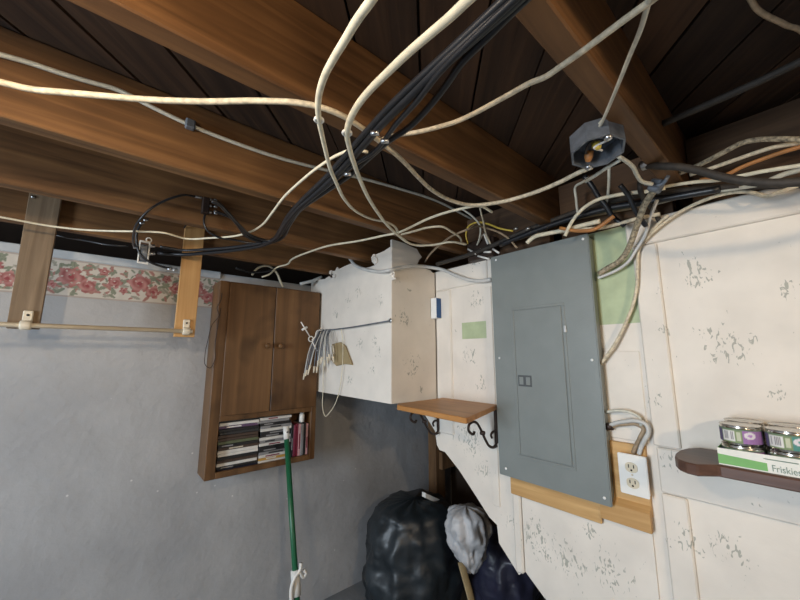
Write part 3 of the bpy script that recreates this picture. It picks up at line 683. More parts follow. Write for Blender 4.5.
# cans: two layers, labels printed round them
CR, CH = 0.0355, 0.0425
def canlabel(th0, tint):
    def f(s, t):
        a = ((s*2*math.pi-th0+math.pi) % (2*math.pi))-math.pi      # 0 = towards the room
        c = Vector((0.20, 0.26, 0.13))
        if t > 0.88: return (0.13, 0.19, 0.12)
        if -0.95 < a < -0.28 and 0.12 < t < 0.86:
            c = Vector((0.72, 0.70, 0.66))
            if -0.88 < a < -0.36 and 0.2 < t < 0.78 and (math.sin(a*75)+0.6*math.sin(a*143)) > 0.1: c = Vector((0.12, 0.1, 0.12))
        elif -0.2 < a < 0.0 and 0.15 < t < 0.8: c = Vector((0.50, 0.52, 0.38))
        elif 0.08 < a < 1.3:
            c = Vector(tint)
            if math.hypot((a-0.42)*0.9, (t-0.58)*1.05) < 0.26: c = Vector((0.66, 0.62, 0.66)) if math.hypot((a-0.42)*0.9, (t-0.58)*1.05) > 0.10 else Vector(tint)*1.4
        elif a < -1.0: c = Vector((0.11, 0.09, 0.17))
        return tuple(c)
    return f
tints = [(0.30, 0.16, 0.36), (0.08, 0.25, 0.22)]
ncan = 0
for row in range(2):
    for colm in range(3):
        for lay in range(2):
            xc = tx0+0.0025+CR*0.86+row*(CR*1.75) if False else tx0+0.0022+0.0365+row*0.0722
            yc2 = ty1-0.0022-0.0365-colm*0.0745; zc = RS+0.0025+lay*(CH+0.0006)
            names = {(0, 0): 'with purple label', (0, 1): 'with teal label', (0, 2): 'with plain green label', (1, 0): 'behind the purple one', (1, 1): 'behind the teal one', (1, 2): 'farthest along the tray at the back'}
            lab = 'small cat food can %s, %s layer of the tray' % (names[(row, colm)], 'upper' if lay else 'lower')
            t = thing('food_can', (xc, yc2, zc), lab, 'can', 'cat food cans in the tray')
            r = 0.0355
            MB().lathe([(r*0.88, 0), (r*0.95, 0.001), (r*0.93, 0.003), (r*0.985, 0.005), (r*0.985, CH-0.006), (r*0.93, CH-0.0045), (r*0.99, CH-0.002), (r*0.99, CH-0.0003), (r*0.95, CH), (r*0.92, CH-0.0025), (r*0.5, CH-0.003)], (xc, yc2, zc), (0, 0, 1), 28).build('tin', M_tin, t)
            if row == 0:
                th0 = math.atan2(-yc2, -xc)
                def cyl(s, tt, xc=xc, yc2=yc2, zc=zc, r=r): return (xc+math.cos(s*2*math.pi)*r, yc2+math.sin(s*2*math.pi)*r, zc+0.0055+tt*(CH-0.0125))
                vgrid('paper_label', 160, 16, cyl, canlabel(th0, tints[colm % 2]), M_print, t)

# ------------------------------------------------------------------ bags under the stairs
def blob(name, mat, c, rad, hgt, seedv, n=44, rings=26, fold=0.10, power=2.6, topflat=0.5, lean=(0, 0), shape=None, parent=None):
    vs = []; fs = []
    for i in range(rings+1):
        t = i/rings
        prof = (1-abs(2*t-0.9)**power if t > 0.45 else 1-0.18*(1-t/0.45)**2)
        if t > 0.45: prof = max(0.0, 1-((t-0.45)/0.55)**power)**topflat
        for k in range(n):
            a = 2*math.pi*k/n; d = Vector((math.cos(a), math.sin(a), t*2))
            f = 1+fold*0.35*math.sin(a*11+3*noise.noise(d*1.7+Vector((0, 0, seedv))))*min(1, 2*t*(1-t)+0.25)+fold*noise.noise(d*2.1+Vector((seedv, 0, 0)))*1.4+fold*0.9*abs(noise.noise(Vector((math.cos(a)*4, math.sin(a)*4, t*1.3+seedv))))+fold*0.5*noise.noise(d*7+Vector((0, seedv, 0)))
            if shape: prof = shape(t)
            r = max(prof, 0.002)*f
            vs.append((c[0]+rad[0]*r*math.cos(a)+lean[0]*t, c[1]+rad[1]*r*math.sin(a)+lean[1]*t, c[2]+hgt*(t+0.03*noise.noise(d*3+Vector((seedv, 2, 0)))*(1 if 0 < i else 0))))
    for i in range(rings):
        for k in range(n): fs.append((i*n+k, i*n+(k+1) % n, (i+1)*n+(k+1) % n, (i+1)*n+k))
    fs += [tuple(range(n))[::-1], tuple(rings*n+k for k in range(n))]
    return MB().add(vs, fs, True).build(name, mat, parent)
def bagp(stops):
    def f(t):
        for (a, ra), (b, rb) in zip(stops, stops[1:]):
            if t <= b: k = (t-a)/(b-a); k = k*k*(3-2*k); return ra+(rb-ra)*k
        return stops[-1][1]
    return f
t = blob('trash_bag', M_bag, (1.505, 1.64, 0.002), (0.285, 0.255), 0.56, 3.1, 72, 40, 0.10, shape=bagp([(0, 0.93), (0.3, 1.0), (0.74, 0.98), (0.92, 0.80), (0.985, 0.62), (1.0, 0.02)]))
tag(t, 'big black plastic trash bag on the floor by the grey wall', 'trash bag')
ysk = 1.23
pc_ = WY(466, 540, ysk); zsk = WY(473, 569, ysk).z
t = blob('white_plastic_sack', M_cloth, (pc_.x+0.035, ysk, zsk), (0.108, 0.10), WY(466, 506, ysk).z-zsk, 8.7, 64, 36, 0.2, lean=(-0.03, 0), shape=bagp([(0, 0.30), (0.25, 0.70), (0.65, 1.0), (0.9, 0.85), (0.99, 0.5), (1.0, 0.02)]))
tag(t, 'crumpled grey-white plastic sack slumped on top of the dark blue sack', 'plastic sack')
pd = WY(497, 575, 1.34)
t = blob('dark_sack', M_sack, (pd.x+0.06, 1.33, 0.002), (0.175, 0.19), zsk-0.004, 5.2, 64, 30, 0.10, shape=bagp([(0, 0.95), (0.4, 1.0), (0.8, 0.9), (0.98, 0.6), (1.0, 0.02)]))
tag(t, 'dark blue plastic sack on the floor under the stairs', 'sack')
# loose items
t = MB().tube([WY(u, v, y) for u, v, y in ((461, 562, 1.24), (466, 580, 1.20), (471, 598, 1.17), (476, 622, 1.15), (478, 640, 1.15))], 0.020, 8, 4, 0.25).build('tan_strap', M_tanpaper)
tag(t, 'tan paper strip hanging below the grey-white sack', 'strip')
mb = MB(); mb.prism([WY(425.5, 493, 1.56), WY(441, 500, 1.56), WY(441, 505, 1.56), WY(425.5, 498, 1.56)], (0, 0.03, 0), 0.001)
tag(mb.build('white_strip', M_white_plastic), 'short white strip lying on top of the black trash bag', 'strip')

# ------------------------------------------------------------------ hanger rod and clip hanger on the chase
hx = BX-0.018
h0 = WX(387.5, 321.2, hx); h1 = WX(320, 331, hx)
hr = thing('hanger_rod', h0, 'thin steel hanger rod mounted on the side of the white chase', 'rod')
MB().tube([h0, h0.lerp(h1, 0.5)+Vector((0, 0, -0.004)), h1], 0.0035, 8, 4).build('bar', M_dullmetal, hr)
MB().tube([h0, (BX-0.0005, h0.y, h0.z+0.004)], 0.0035, 8, 1).build('mount', M_dullmetal, hr)
MB().lathe([(0.011, 0), (0.011, 0.003), (0.005, 0.005)], (BX-0.0002, h0.y, h0.z+0.004), (-1, 0, 0), 12).build('mount_plate', M_metal, hr)
MB().tube([h1, (BX-0.0005, h1.y, h1.z)], 0.0035, 8, 1).build('mount', M_dullmetal, hr)
yh = h1.y-0.06
hg = thing('clip_hanger', WX(322, 331, hx), 'tangle of wire clip hangers with clothespins on the steel rod', 'clip hanger')
rr = random.Random(11)
for k in range(13):
    u0 = 318+k*1.0+rr.uniform(-1, 1); top = WX(u0+1, 330, hx)
    ue = 304+k*2.3+rr.uniform(-1.5, 1.5); ve = 373-k*1.4+rr.uniform(-3, 3)
    yy = top.y-0.02-0.004*k
    P = [top+Vector((0.004, 0, 0.004)), top+Vector((-0.004, -0.004, -0.006)), WY((u0+ue)/2-1, 348, yy), WY(ue, ve, yy)]
    wv = MB().tube(P, 0.0030, 6, 4).build('wire', M_dullmetal if k % 3 else M_conduit, hg)
    e = P[-1]; dirv = (P[-1]-P[-2]).normalized()
    MB().tube([e-dirv*0.012, e+dirv*0.022], [0.0065, 0.0035], 6, 1).build('clothespin', M_cream_plastic, wv)
wt = thing('white_hook', WX(308, 340, hx), 'white plastic hanger hook with ring end on the steel rod', 'hook')
yy = h1.y-0.05
MB().tube([WY(u, v, yy) for u, v in ((322, 330), (317, 331), (315, 337), (312, 340))], 0.003, 8, 4).build('arm', M_white_plastic, wt)
rc = WY(311, 339, yy)
MB().tube([rc+Vector((0.014*math.cos(a*math.pi/6), 0, 0.014*math.sin(a*math.pi/6))) for a in range(12)], 0.0032, 8, 2, 1, True).build('ring', M_white_plastic, wt)
MB().tube([WY(301, 322, yy), WY(309.5, 336, yy)], 0.0032, 8, 1).build('prong', M_white_plastic, wt)
MB().tube([WY(312.5, 342, yy), WY(317, 351, yy)], 0.0032, 8, 1).build('prong', M_white_plastic, wt)
MB().tube([WY(302, 330, yy), WY(307, 327, yy)], 0.006, 8, 1).build('clip', M_white_plastic, wt)
pk = [WX(u, v, BX-0.012) for u, v in ((332, 344), (340, 342), (345, 346), (352, 365), (344, 364), (336, 366), (331, 360))]
cbp = thing('brown_paper_packet', pk[0], 'folded brown paper packet hanging on the white chase side', 'paper packet')
MB().prism(pk, (0.008, 0, 0), 0.0015).build('packet', M_tanpaper, cbp)
MB().tube([WX(336, 331, hx), WX(335, 338, BX-0.02), WX(334, 346, BX-0.014)], 0.0014, 6, 3).build('string', M_conduit, cbp)
MB().tube([WX(333, 346, BX-0.016), WX(334.5, 354, BX-0.016)], 0.0055, 6, 1).build('clothespin', M_cream_plastic, cbp)
lp = [WX(u, v, BX-0.015) for u, v in ((325, 334), (323.5, 360), (323, 390), (323, 410), (325, 416), (330, 412), (336, 402), (339, 392), (342, 372), (343, 350), (342, 334), (341, 329))]
tag(MB().tube(lp, 0.0022, 6, 4).build('cord_loop', M_white_cable), 'thin cream cord hanging in a loop below the white chase', 'cord')

# ------------------------------------------------------------------ cables
def cable(pts, r, mat, name, label, cat='cable', group=None, flat=1.0, seg=8, res=5):
    P = []
    for p in pts:
        u, v, ax, val = p
        P.append(Vector((u, v, H+val)) if ax == 'p' else WX(u, v, val) if ax == 'x' else WY(u, v, val) if ax == 'y' else WZ(u, v, H+val))
    o = MB().tube(P, r, seg, res, flat).build(name, mat); tag(o, label, cat, group); return o, P
def zs_(lst, z0, z1=None):
    n = len(lst); z1 = z0 if z1 is None else z1
    return [(u, v, 'z', z0+(z1-z0)*i/(n-1)) for i, (u, v) in enumerate(lst)]
EC = 'electrical_cable'
# long dusty cable across the joists, dips behind the bundle and runs on to the junction box
cable([(-2.5, 0.95, 'p', .452), (-1.2, 0.85, 'p', .45)]+zs_([(-40, 72), (0, 82), (30, 89), (60, 92), (100, 95.5), (140, 99), (200, 101.5), (265, 101), (300, 103), (320, 107), (345, 117), (362, 128), (378, 140), (392, 151), (405, 163), (418, 177), (432, 190), (450, 200), (470, 205), (495, 203), (530, 194), (560, 182), (580, 172), (592, 167)], .445, .425), 0.0052, M_dirty_cable, EC, 'long cream cable sagging across the joists from the left to the junction box')
# grey cable stapled along the third joist face
o, P = cable([(-2.5, 0.975, 'p', .585), (-1.2, 0.977, 'p', .58)]+[(u, v, 'y', 0.98) for u, v in ((-40, 43), (0, 54.5), (30, 63), (60, 73), (90, 82), (118, 90), (150, 106), (190, 125), (230, 141), (270, 155), (330, 171), (360, 178), (400, 189), (437, 201), (470, 218), (500, 232))], 0.0052, M_grey_cable, EC, 'grey cable stapled along the face of a brown joist')
MB().box(P[9]+Vector((-0.011, -0.011, -0.012)), P[9]+Vector((0.011, 0.007, 0.013)), 0.003).build('staple', M_dullmetal, o)
# thin wire from the left
cable([(-2.5, 1.68, 'p', .44), (-1.2, 1.66, 'p', .438)]+zs_([(-40, 211), (0, 217), (50, 226), (80, 229.5), (110, 231), (138, 231.5), (165, 233), (185, 238.5), (210, 238), (235, 236), (250, 232), (262, 225), (272, 213), (285, 196), (300, 182), (320, 166), (340, 154), (352, 150), (368, 152)], .435, .43), 0.0035, M_white_cable, EC, 'thin white wire running in front of the hanging boards')
# right-hand thin cable up to the corner
cable(zs_([(380, 140), (395, 135.5), (415, 132.5), (440, 126.5), (455, 122), (475, 113), (490, 105), (510, 94), (530, 83), (545, 77), (560, 67), (580, 53), (600, 38), (620, 23), (635, 12), (652, 0), (680, -22)], .44, .38)+[(0.78, -0.30, 'p', .452), (0.86, -1.2, 'p', .455), (0.9, -2.4, 'p', .455)], 0.0042, M_dirty_cable, EC, 'cream cable rising from the black bundle past the dark joist')
# two loops of thick cable held by ties
o, P = cable([(0.42, -2.4, 'p', .455), (0.40, -1.2, 'p', .452), (0.33, -0.3, 'p', .42)]+zs_([(392, -30), (370, 2), (357, 20), (345, 40), (334, 58), (325, 75), (320, 90), (318, 105), (319, 120), (322, 135), (326, 152), (330, 168), (336, 182), (345, 200), (357, 212), (372, 219), (386, 222), (394, 226), (398, 232)], .33, .43), 0.0047, M_white_cable, EC, 'thick cream cable with a tie, curving down to meet the white chase', 'cable', None, 0.75)
MB().tube([P[11]+Vector((0.0062*math.cos(a), 0.0062*math.sin(a), 0)) for a in [k*math.pi/4 for k in range(8)]], 0.0026, 6, 2, 1, True).build('tie', M_white_plastic, o)
o, P = cable([(0.52, -2.4, 'p', .455), (0.50, -1.2, 'p', .452), (0.42, -0.3, 'p', .42)]+zs_([(500, -28), (468, 0), (450, 17), (430, 34), (408, 53), (385, 75), (370, 90), (358, 105), (350, 120), (347, 133), (350, 150), (355, 166), (361, 182), (368, 197), (378, 213), (390, 228), (402, 238), (415, 245), (432, 245), (450, 242), (466, 244)], .33, .44), 0.0053, M_white_cable, EC, 'thick cream cable with a tie, sweeping across the black bundle', 'cable', None, 0.75)
MB().tube([P[12]+Vector((0.0068*math.cos(a), 0.0068*math.sin(a), 0)) for a in [k*math.pi/4 for k in range(8)]], 0.0028, 6, 2, 1, True).build('tie', M_white_plastic, o)
# black bundle
KB = 'coaxial_cable'; G = 'black cables of the bundle'
cable([(0.620, -2.4, 'p', 0.452), (0.600, -1.2, 'p', 0.450), (0.500, -0.3, 'p', 0.445)]+zs_([(532, -26), (504, 0), (470, 32), (432, 67), (393, 103), (366, 132), (345, 156), (325, 178), (303, 199), (288, 216), (280, 230), (270, 241), (255, 244), (235, 247), (205, 249.5), (180, 250), (160, 246.5)], .40, .43), 0.006, M_black_cable, KB, 'black cable running along the upper edge of the bundle to the white splitter', 'cable', G)
cable([(0.642, -2.4, 'p', 0.440), (0.622, -1.2, 'p', 0.438), (0.522, -0.3, 'p', 0.433)]+zs_([(540, -24), (513, 2), (480, 31), (442, 65), (415, 91), (385, 120), (362, 146), (342, 168), (318, 191), (297, 209), (285, 224), (276, 238), (262, 245), (240, 249), (205, 253), (180, 254.5), (158, 253)], .395, .43), 0.0085, M_black_cable, KB, 'thickest black cable in the middle of the bundle', 'cable', G)
cable([(0.664, -2.4, 'p', 0.452), (0.644, -1.2, 'p', 0.450), (0.544, -0.3, 'p', 0.445)]+zs_([(546, -20), (518, 6), (486, 38), (462, 62), (446, 85), (428, 108), (408, 128), (390, 140), (370, 157), (350, 175), (325, 192), (300, 210), (290, 224), (278, 240), (266, 243), (250, 238), (238, 225), (225, 210), (217, 203), (212, 201)], .40, .43), 0.0058, M_black_cable, KB, 'black cable hanging loose along the lower edge of the bundle', 'cable', G)
bund, P = cable([(0.632, -2.4, 'p', 0.440), (0.612, -1.2, 'p', 0.438), (0.512, -0.3, 'p', 0.433)]+zs_([(536, -20), (509, 5), (476, 36), (440, 72), (418, 100), (398, 122), (374, 152), (352, 166), (330, 184), (305, 204), (291, 220), (280, 235), (268, 241), (252, 236), (240, 226), (228, 216), (214, 211)], .385, .43), 0.0048, M_black_cable, KB, 'thin black cable twisted over the middle of the bundle', 'cable', G)
for (u, v, z, lb) in ((374, 133, .375, 'small bright cable clip on the bundle beside the crossing wire'), (384, 141, .375, 'small bright cable clip on the loose lower bundle cable'), (347, 174, .39, 'small bright cable clip where the bundle narrows')):
    p = WZ(u, v, H+z); MB().tube([p+Vector((-0.004, 0.004, 0)), p+Vector((0.006, -0.006, 0))], 0.0045, 8, 1).build('cable_clip', M_metal, bund)
# coax at left: splitter, loops
sp1 = thing('coaxial_splitter', WY(144, 266, 1.70), 'white metal coaxial splitter hanging in front of the wallpaper border', 'splitter')
a = WY(139.5, 241, 1.70); b2 = WY(148, 264, 1.70)
mb = MB()
for lo_, hi_ in (((a.x, b2.z), (a.x+0.005, a.z)), ((b2.x-0.005, b2.z), (b2.x, a.z)), ((a.x, b2.z-0.003), (b2.x, b2.z+0.003)), ((a.x, a.z-0.003), (b2.x, a.z+0.003))):
    mb.box((lo_[0], 1.693, lo_[1]), (hi_[0], 1.707, hi_[1]), 0.001)
mb.build('frame', M_white_plastic, sp1)
MB().box((a.x+0.006, 1.695, b2.z+0.010), (b2.x-0.006, 1.706, a.z-0.012), 0.002).build('body', M_dullmetal, sp1)
MB().tube([Vector((b2.x-0.006, 1.70, a.z+0.011))+Vector((0.009*math.cos(k*math.pi/4), 0, 0.009*math.sin(k*math.pi/4))) for k in range(8)], 0.0025, 6, 2, 1, True).build('mount_ring', M_white_plastic, sp1)
for (u0, u1, v) in ((149, 155, 246), (149, 155, 253.5), (133, 139, 247)):
    p, q = WY(u0, v, 1.70), WY(u1, v, 1.70); MB().tube([p, q], 0.0065, 10, 1).build('connector', M_metal, sp1)
sp2 = thing('coaxial_splitter', WY(205, 215, 1.372), 'dark coaxial splitter with silver connectors on the brown joist', 'splitter')
a = WY(203, 197, 1.375); b2 = WY(208.5, 214, 1.375)
MB().box((a.x, 1.368, b2.z), (b2.x, 1.392, a.z), 0.002).build('body', M_iron, sp2)
for v in (200, 206.5, 213):
    p, q = WY(209, v-0.8, 1.375), WY(217, v+0.4, 1.375); MB().tube([p, p.lerp(q, 0.3)], 0.005, 8, 1).build('connector', M_metal, sp2); MB().tube([p.lerp(q, 0.62), q], 0.005, 8, 1).build('connector', M_metal, sp2); MB().tube([p, q], 0.0033, 8, 1).build('connector_core', M_iron, sp2)
p, q = WY(195, 196.5, 1.375), WY(202, 198, 1.375); MB().tube([p, q], 0.005, 8, 1).build('connector', M_metal, sp2)
cable([(195, 196.5, 'y', 1.375), (185, 195, 'y', 1.36), (172, 198, 'y', 1.36), (160, 203, 'y', 1.37), (148, 211, 'y', 1.375), (139, 221, 'y', 1.40), (134, 232, 'y', 1.5), (133, 242, 'y', 1.6), (134, 247, 'y', 1.70)], 0.0038, M_black_cable, KB, 'black coaxial cable looping from the dark splitter down to the white splitter', 'cable')
cable([(128, 246, 'y', 1.70), (110, 245, 'y', 1.71), (85, 240.5, 'y', 1.76), (62, 236.5, 'y', 1.83), (45, 232, 'y', 1.85), (20, 222, 'y', 1.85), (0, 214, 'y', 1.85), (-30, 203, 'y', 1.85), (-1.2, 1.86, 'p', .45), (-2.5, 1.86, 'p', .45)], 0.0038, M_black_cable, KB, 'black coaxial cable leading left from the white splitter behind the old board', 'cable')
lead, P = cable([(142, 222, 'y', 1.66), (137, 232, 'y', 1.67), (137, 244, 'y', 1.68), (141, 255, 'y', 1.68), (150, 262, 'y', 1.68), (160, 266, 'y', 1.69), (172, 269, 'y', 1.70)], 0.005, M_black_cable, KB, 'short black coaxial lead curling under the white splitter with silver ends', 'cable')
o, P = cable([(205, 215, 'y', 1.375), (204, 222, 'y', 1.37), (207, 230, 'y', 1.37), (218, 237, 'y', 1.37), (235, 240, 'y', 1.37), (250, 243, 'y', 1.35), (262, 244, 'y', 1.33)], 0.0038, M_black_cable, KB, 'black coaxial cable dropping from the dark splitter to the bundle', 'cable')
cable([(184, 228, 'y', 1.752), (187, 224, 'y', 1.72), (194, 221.5, 'y', 1.62), (205, 220, 'y', 1.56), (218, 221, 'y', 1.5), (232, 226, 'y', 1.45), (250, 238, 'y', 1.4)], 0.0034, M_black_cable, KB, 'black coaxial cable arching over the pale pine board', 'cable')
for (u, v) in ((142, 223), (146, 220), (170, 269), (175, 270)):
    p = WY(u, v, 1.66 if v < 230 else 1.695)
    MB().tube([p+Vector((-0.007, 0, -0.004)), p+Vector((0.007, 0, 0.004))], 0.0055, 8, 1).build('plug', M_metal, lead)
# wire over the cabinet up to the chase corner
cable([(262, 277, 'y', 1.75), (268, 275, 'y', 1.75), (276, 268, 'z', .455), (288, 264, 'z', .455), (291, 260, 'z', .455), (309, 252, 'z', .455), (330, 245.5, 'z', .455), (358, 241, 'z', .455), (384, 235.5, 'z', .45), (400, 232, 'z', .44), (415, 225, 'z', .44), (430, 218, 'z', .44), (460, 209, 'z', .44), (480, 206, 'z', .435), (492, 212, 'z', .43)], 0.0042, M_white_cable, EC, 'kinked cream wire running from above the cabinet past the white chase')
cable([(236, 268, 'y', 1.90), (250, 272, 'y', 1.90), (262, 272, 'y', 1.90), (280, 268, 'y', 1.9), (300, 264, 'y', 1.9)], 0.007, M_black_cable, KB, 'black cable lying in the dark gap above the cabinet', 'cable')
cable([(300, 284, 'y', 1.93), (312, 281, 'y', 1.91), (322, 277, 'y', 1.90)], 0.010, M_conduit, 'pipe', 'short grey pipe stub above the right end of the cabinet', 'pipe')
cable([(252, 275, 'y', 1.92), (258, 268, 'y', 1.92), (268, 266, 'y', 1.92), (276, 272, 'y', 1.92), (281, 283, 'y', 1.92), (283, 287, 'y', 1.92)], 0.006, M_white_cable, EC, 'bit of white cable curled in the gap above the cabinet')
# painted conduit over the chase into the panel
cx_ = BX-0.016
cable([(350, 259, 'x', cx_), (355, 265, 'x', cx_), (366, 269.5, 'x', cx_), (380, 271.5, 'x', cx_), (390, 270, 'y', BY-0.018), (398, 268, 'y', BY-0.016), (412, 266, 'y', BY-0.014), (428, 267, 'y', BY-0.016), (440, 269, 'x', WR-0.03), (455, 275, 'x', WR-0.026), (468, 279.5, 'x', WR-0.026), (480, 281, 'x', WR-0.026), (491, 279.5, 'x', WR-0.026)], 0.0085, M_conduit, 'conduit', 'grey painted conduit bending round the white chase into the panel', 'conduit')
# little loops by the corner
XW = 1.17
cable([(400, 234, 'x', 1.02), (415, 231, 'z', .452), (428, 227.5, 'z', .455), (441, 226.5, 'z', .455), (452, 232, 'z', .452), (462, 243, 'x', 1.2)], 0.004, M_white_cable, EC, 'cream wire arching from the chase corner into the small wire knot')
cable([(398, 236, 'x', 1.0), (408, 243, 'x', 1.04), (420, 246, 'x', 1.08), (436, 243, 'x', 1.12), (452, 242, 'x', 1.15), (466, 245, 'x', 1.2)], 0.004, M_white_cable, EC, 'cream wire lying low from the chase corner to the small wire knot')
cable([(425, 262, 'x', 1.19), (432, 252, 'z', .448), (442, 243, 'z', .452), (452, 236, 'z', .455), (466, 230, 'z', .455), (482, 227, 'x', XW), (498, 232, 'x', XW), (508, 238, 'x', XW), (517, 248, 'x', XW)], 0.004, M_tan_cable, EC, 'tan wire arching over the small wire knot to the panel top')
ylw, P = cable([(468, 244, 'x', 1.18), (466, 235, 'x', 1.17), (468, 227, 'x', 1.16), (476, 222.5, 'x', 1.16), (488, 224, 'x', 1.16), (500, 228.5, 'x', 1.16), (513, 231, 'x', 1.17)], 0.0035, M_yellow, EC, 'yellow wire curving over the small wire knot')
cable([(462, 209, 'x', 1.08), (472, 216, 'x', 1.12), (480, 226, 'x', 1.16), (479, 240, 'x', 1.18), (477, 245, 'x', 1.19)], 0.0038, M_grey_cable, EC, 'grey wire dropping from the joist into the small wire knot')
cable([(480, 208, 'x', 1.1), (483, 220, 'x', 1.14), (486, 234, 'x', 1.17), (491, 245, 'x', 1.19)], 0.0035, M_dirty_cable, EC, 'short dusty wire dropping beside the yellow wire')
kn = thing('wire_knot_box', WX(484, 259, 1.2), 'small open junction box with wire ends above the panel corner', 'junction box')
p0 = WX(470, 243, 1.225); p1 = WX(497, 258, 1.225)
MB().box((1.20, p1.y, p1.z+0.008), (1.248, p0.y, p0.z-0.005), 0.006).build('box', M_iron, kn)
for u, v, u2, v2 in ((468, 249, 476, 254), (476, 253, 481, 249), (478, 243, 482, 235), (488, 244, 484, 234), (493, 249, 499, 253), (484, 252, 491, 252), (478, 256, 489, 259)):
    MB().tube([WX(u, v, 1.192), WX(u2, v2, 1.185)], 0.0045, 6, 1).build('wire_end', M_white_plastic, kn)
for u in (514, 526):
    p = WX(u, 229.5, 1.15); MB().tube([p, p+Vector((0, -0.015, 0.002))], 0.0055, 8, 1).build('wire_clip', M_metal, ylw)

# junction box on the dark joist
jc = WZ(597, 149, H+0.44)
jb = thing('junction_box', jc, 'open octagonal metal junction box with yellow wire nuts under the joist', 'junction box')
axj = Vector((-0.12, -0.08, -0.99)).normalized()
# open box: shell with thickness
prof = [(0.052, -0.036), (0.054, -0.034), (0.054, 0.010), (0.050, 0.010), (0.050, -0.030), (0.0005, -0.030)]
mb = MB(); mb.lathe(prof, jc, axj, 8, False); 
mb.build('shell', M_dullmetal, jb)
ex = axj.orthogonal().normalized(); ey = axj.cross(ex)
for s in (-1, 1):
    lugp = jc+ex*0.046*s+axj*0.011
    MB().lathe([(0.008, 0), (0.008, 0.003), (0.004, 0.006)], lugp, axj, 8).build('screw', M_metal, jb)
for (a, c) in ((0.004, 0.004), (-0.020, 0.006)):
    o = jc+ex*a+ey*c+axj*-0.012
    MB().lathe([(0.009, 0), (0.0095, 0.012), (0.006, 0.022), (0.001, 0.024)], o, (axj+ex*(0.5 if a > 0 else -0.6)).normalized(), 8).build('wire_nut', M_yellow if a > 0 else M_orange_cable, jb)
MB().tube([jc+ex*-0.03+axj*-0.02, jc+ex*-0.01+ey*0.02+axj*0.0, jc+ex*0.02+ey*0.02+axj*-0.004, jc+ex*0.01-ey*0.015+axj*-0.012], 0.0025, 6, 4).build('wire', M_slot, jb)
MB().tube([jc+ex*0.00+ey*-0.01+axj*0.004, jc+ex*0.012+ey*0.012+axj*0.006, jc+ex*0.024+ey*-0.008+axj*0.0], 0.0025, 6, 4).build('wire', M_white_plastic, jb)
cable([(0.70, -2.4, 'p', .455), (0.72, -0.9, 'p', .453), (0.66, -0.25, 'p', .43), (655, -24, 'z', .37), (648, 4, 'z', .385), (640, 31, 'z', .40), (630, 55, 'z', .415), (620, 80, 'z', .43), (610, 104, 'z', .45), (603, 120, 'z', .46), (598, 130, 'z', .465)], 0.0032, M_grey_cable, EC, 'grey cable dropping steeply into the top of the octagonal junction box')
cable([(603, 120, 'z', .47), (594, 128, 'z', .47), (586, 132, 'z', .47), (580, 138, 'z', .465)], 0.0028, M_grey_cable, EC, 'short grey cable splitting off to the far side of the junction box')
cable([(618, 156, 'z', .43), (626, 161, 'z', .43), (633, 167, 'z', .43), (637, 175, 'z', .43), (643, 182, 'z', .43), (652, 184, 'z', .43)], 0.0048, M_grey_cable, EC, 'grey cable leaving the junction box toward the metal strap')
cable([(620, 160, 'z', .43), (608, 167, 'z', .43), (596, 175, 'z', .43), (583, 182, 'x', 1.12), (575, 188, 'x', 1.15), (576, 198, 'x', 1.16), (577, 208, 'x', 1.175), (579, 219, 'x', 1.18)], 0.0042, M_grey_cable, EC, 'grey cable bent sharply down below the junction box')
cable([(609, 168, 'x', 1.05), (609, 180, 'x', 1.08), (608, 194, 'x', 1.12), (606, 205, 'x', 1.165), (605, 212, 'x', 1.175)], 0.0042, M_grey_cable, EC, 'grey cable hanging straight down from the junction box')

# the run of old cables along the top of the white wall
def run(lst, x0, x1=None):
    n = len(lst); x1 = x0 if x1 is None else x1
    out = [(u, v, 'x', x0+(x1-x0)*i/(n-1)) for i, (u, v) in enumerate(lst)]
    if lst[-1][0] >= 805:                                   # carries on along the wall top, out of the frame
        e = WX(lst[-1][0], lst[-1][1], x1); k = min(max(e.z-H, 0.40), 0.455)
        out += [(x1, -0.7, 'p', (k+0.43)/2), (x1+0.02, -2.4, 'p', 0.43)]
    return out
GR = 'cables along the wall top'
thick, P = cable(run([(640, 165), (655, 166), (680, 167), (700, 171), (722, 177), (745, 181), (770, 183), (800, 182), (850, 178)], 1.00, 0.98), 0.0092, M_dark_cable, EC, 'thick dark brown cable with a silver collar at the end of the dark joist', 'cable', GR)
p = WX(645, 165, 1.0); MB().lathe([(0.0115, -0.008), (0.0122, -0.006), (0.0122, 0.006), (0.0115, 0.008)], p, (0, 1, 0.0), 12).build('collar', M_metal, thick)
cable(run([(655, 182), (675, 175), (697, 166), (712, 158.5), (728, 150), (742, 143), (760, 139.5), (780, 139), (800, 139.5), (850, 140)], 1.14, 1.08), 0.0062, M_armour, EC, 'cloth-covered mottled cable arching over the other cables above the white wall', 'cable', GR)
cable(run([(648, 190), (680, 184), (700, 181.5), (716, 180.5), (740, 176), (765, 171), (800, 165.5), (850, 158)], 1.13, 1.06), 0.0045, M_white_cable, EC, 'pale cable running straight under the thick dark cable', 'cable', GR)
cable(run([(700, 180), (726, 175), (742, 167), (760, 160), (780, 153), (800, 147), (850, 130)], 1.16, 1.12), 0.005, M_orange_cable, EC, 'orange-brown cable among the pale cables above the white wall', 'cable', GR)
cable(run([(690, 175), (715, 167), (735, 160), (755, 153), (775, 147), (800, 143), (850, 135)], 1.15, 1.12), 0.005, M_dirty_cable, EC, 'dusty cable between the mottled cable and the orange-brown cable', 'cable', GR)
cable(run([(640, 245), (660, 226), (680, 212), (700, 202), (720, 195), (738, 192), (755, 193), (765, 196), (785, 190), (810, 182), (850, 172)], 1.22, 1.17), 0.0048, M_dirty_cable, EC, 'beige cable sweeping off the wall top down toward the stile', 'cable', GR)
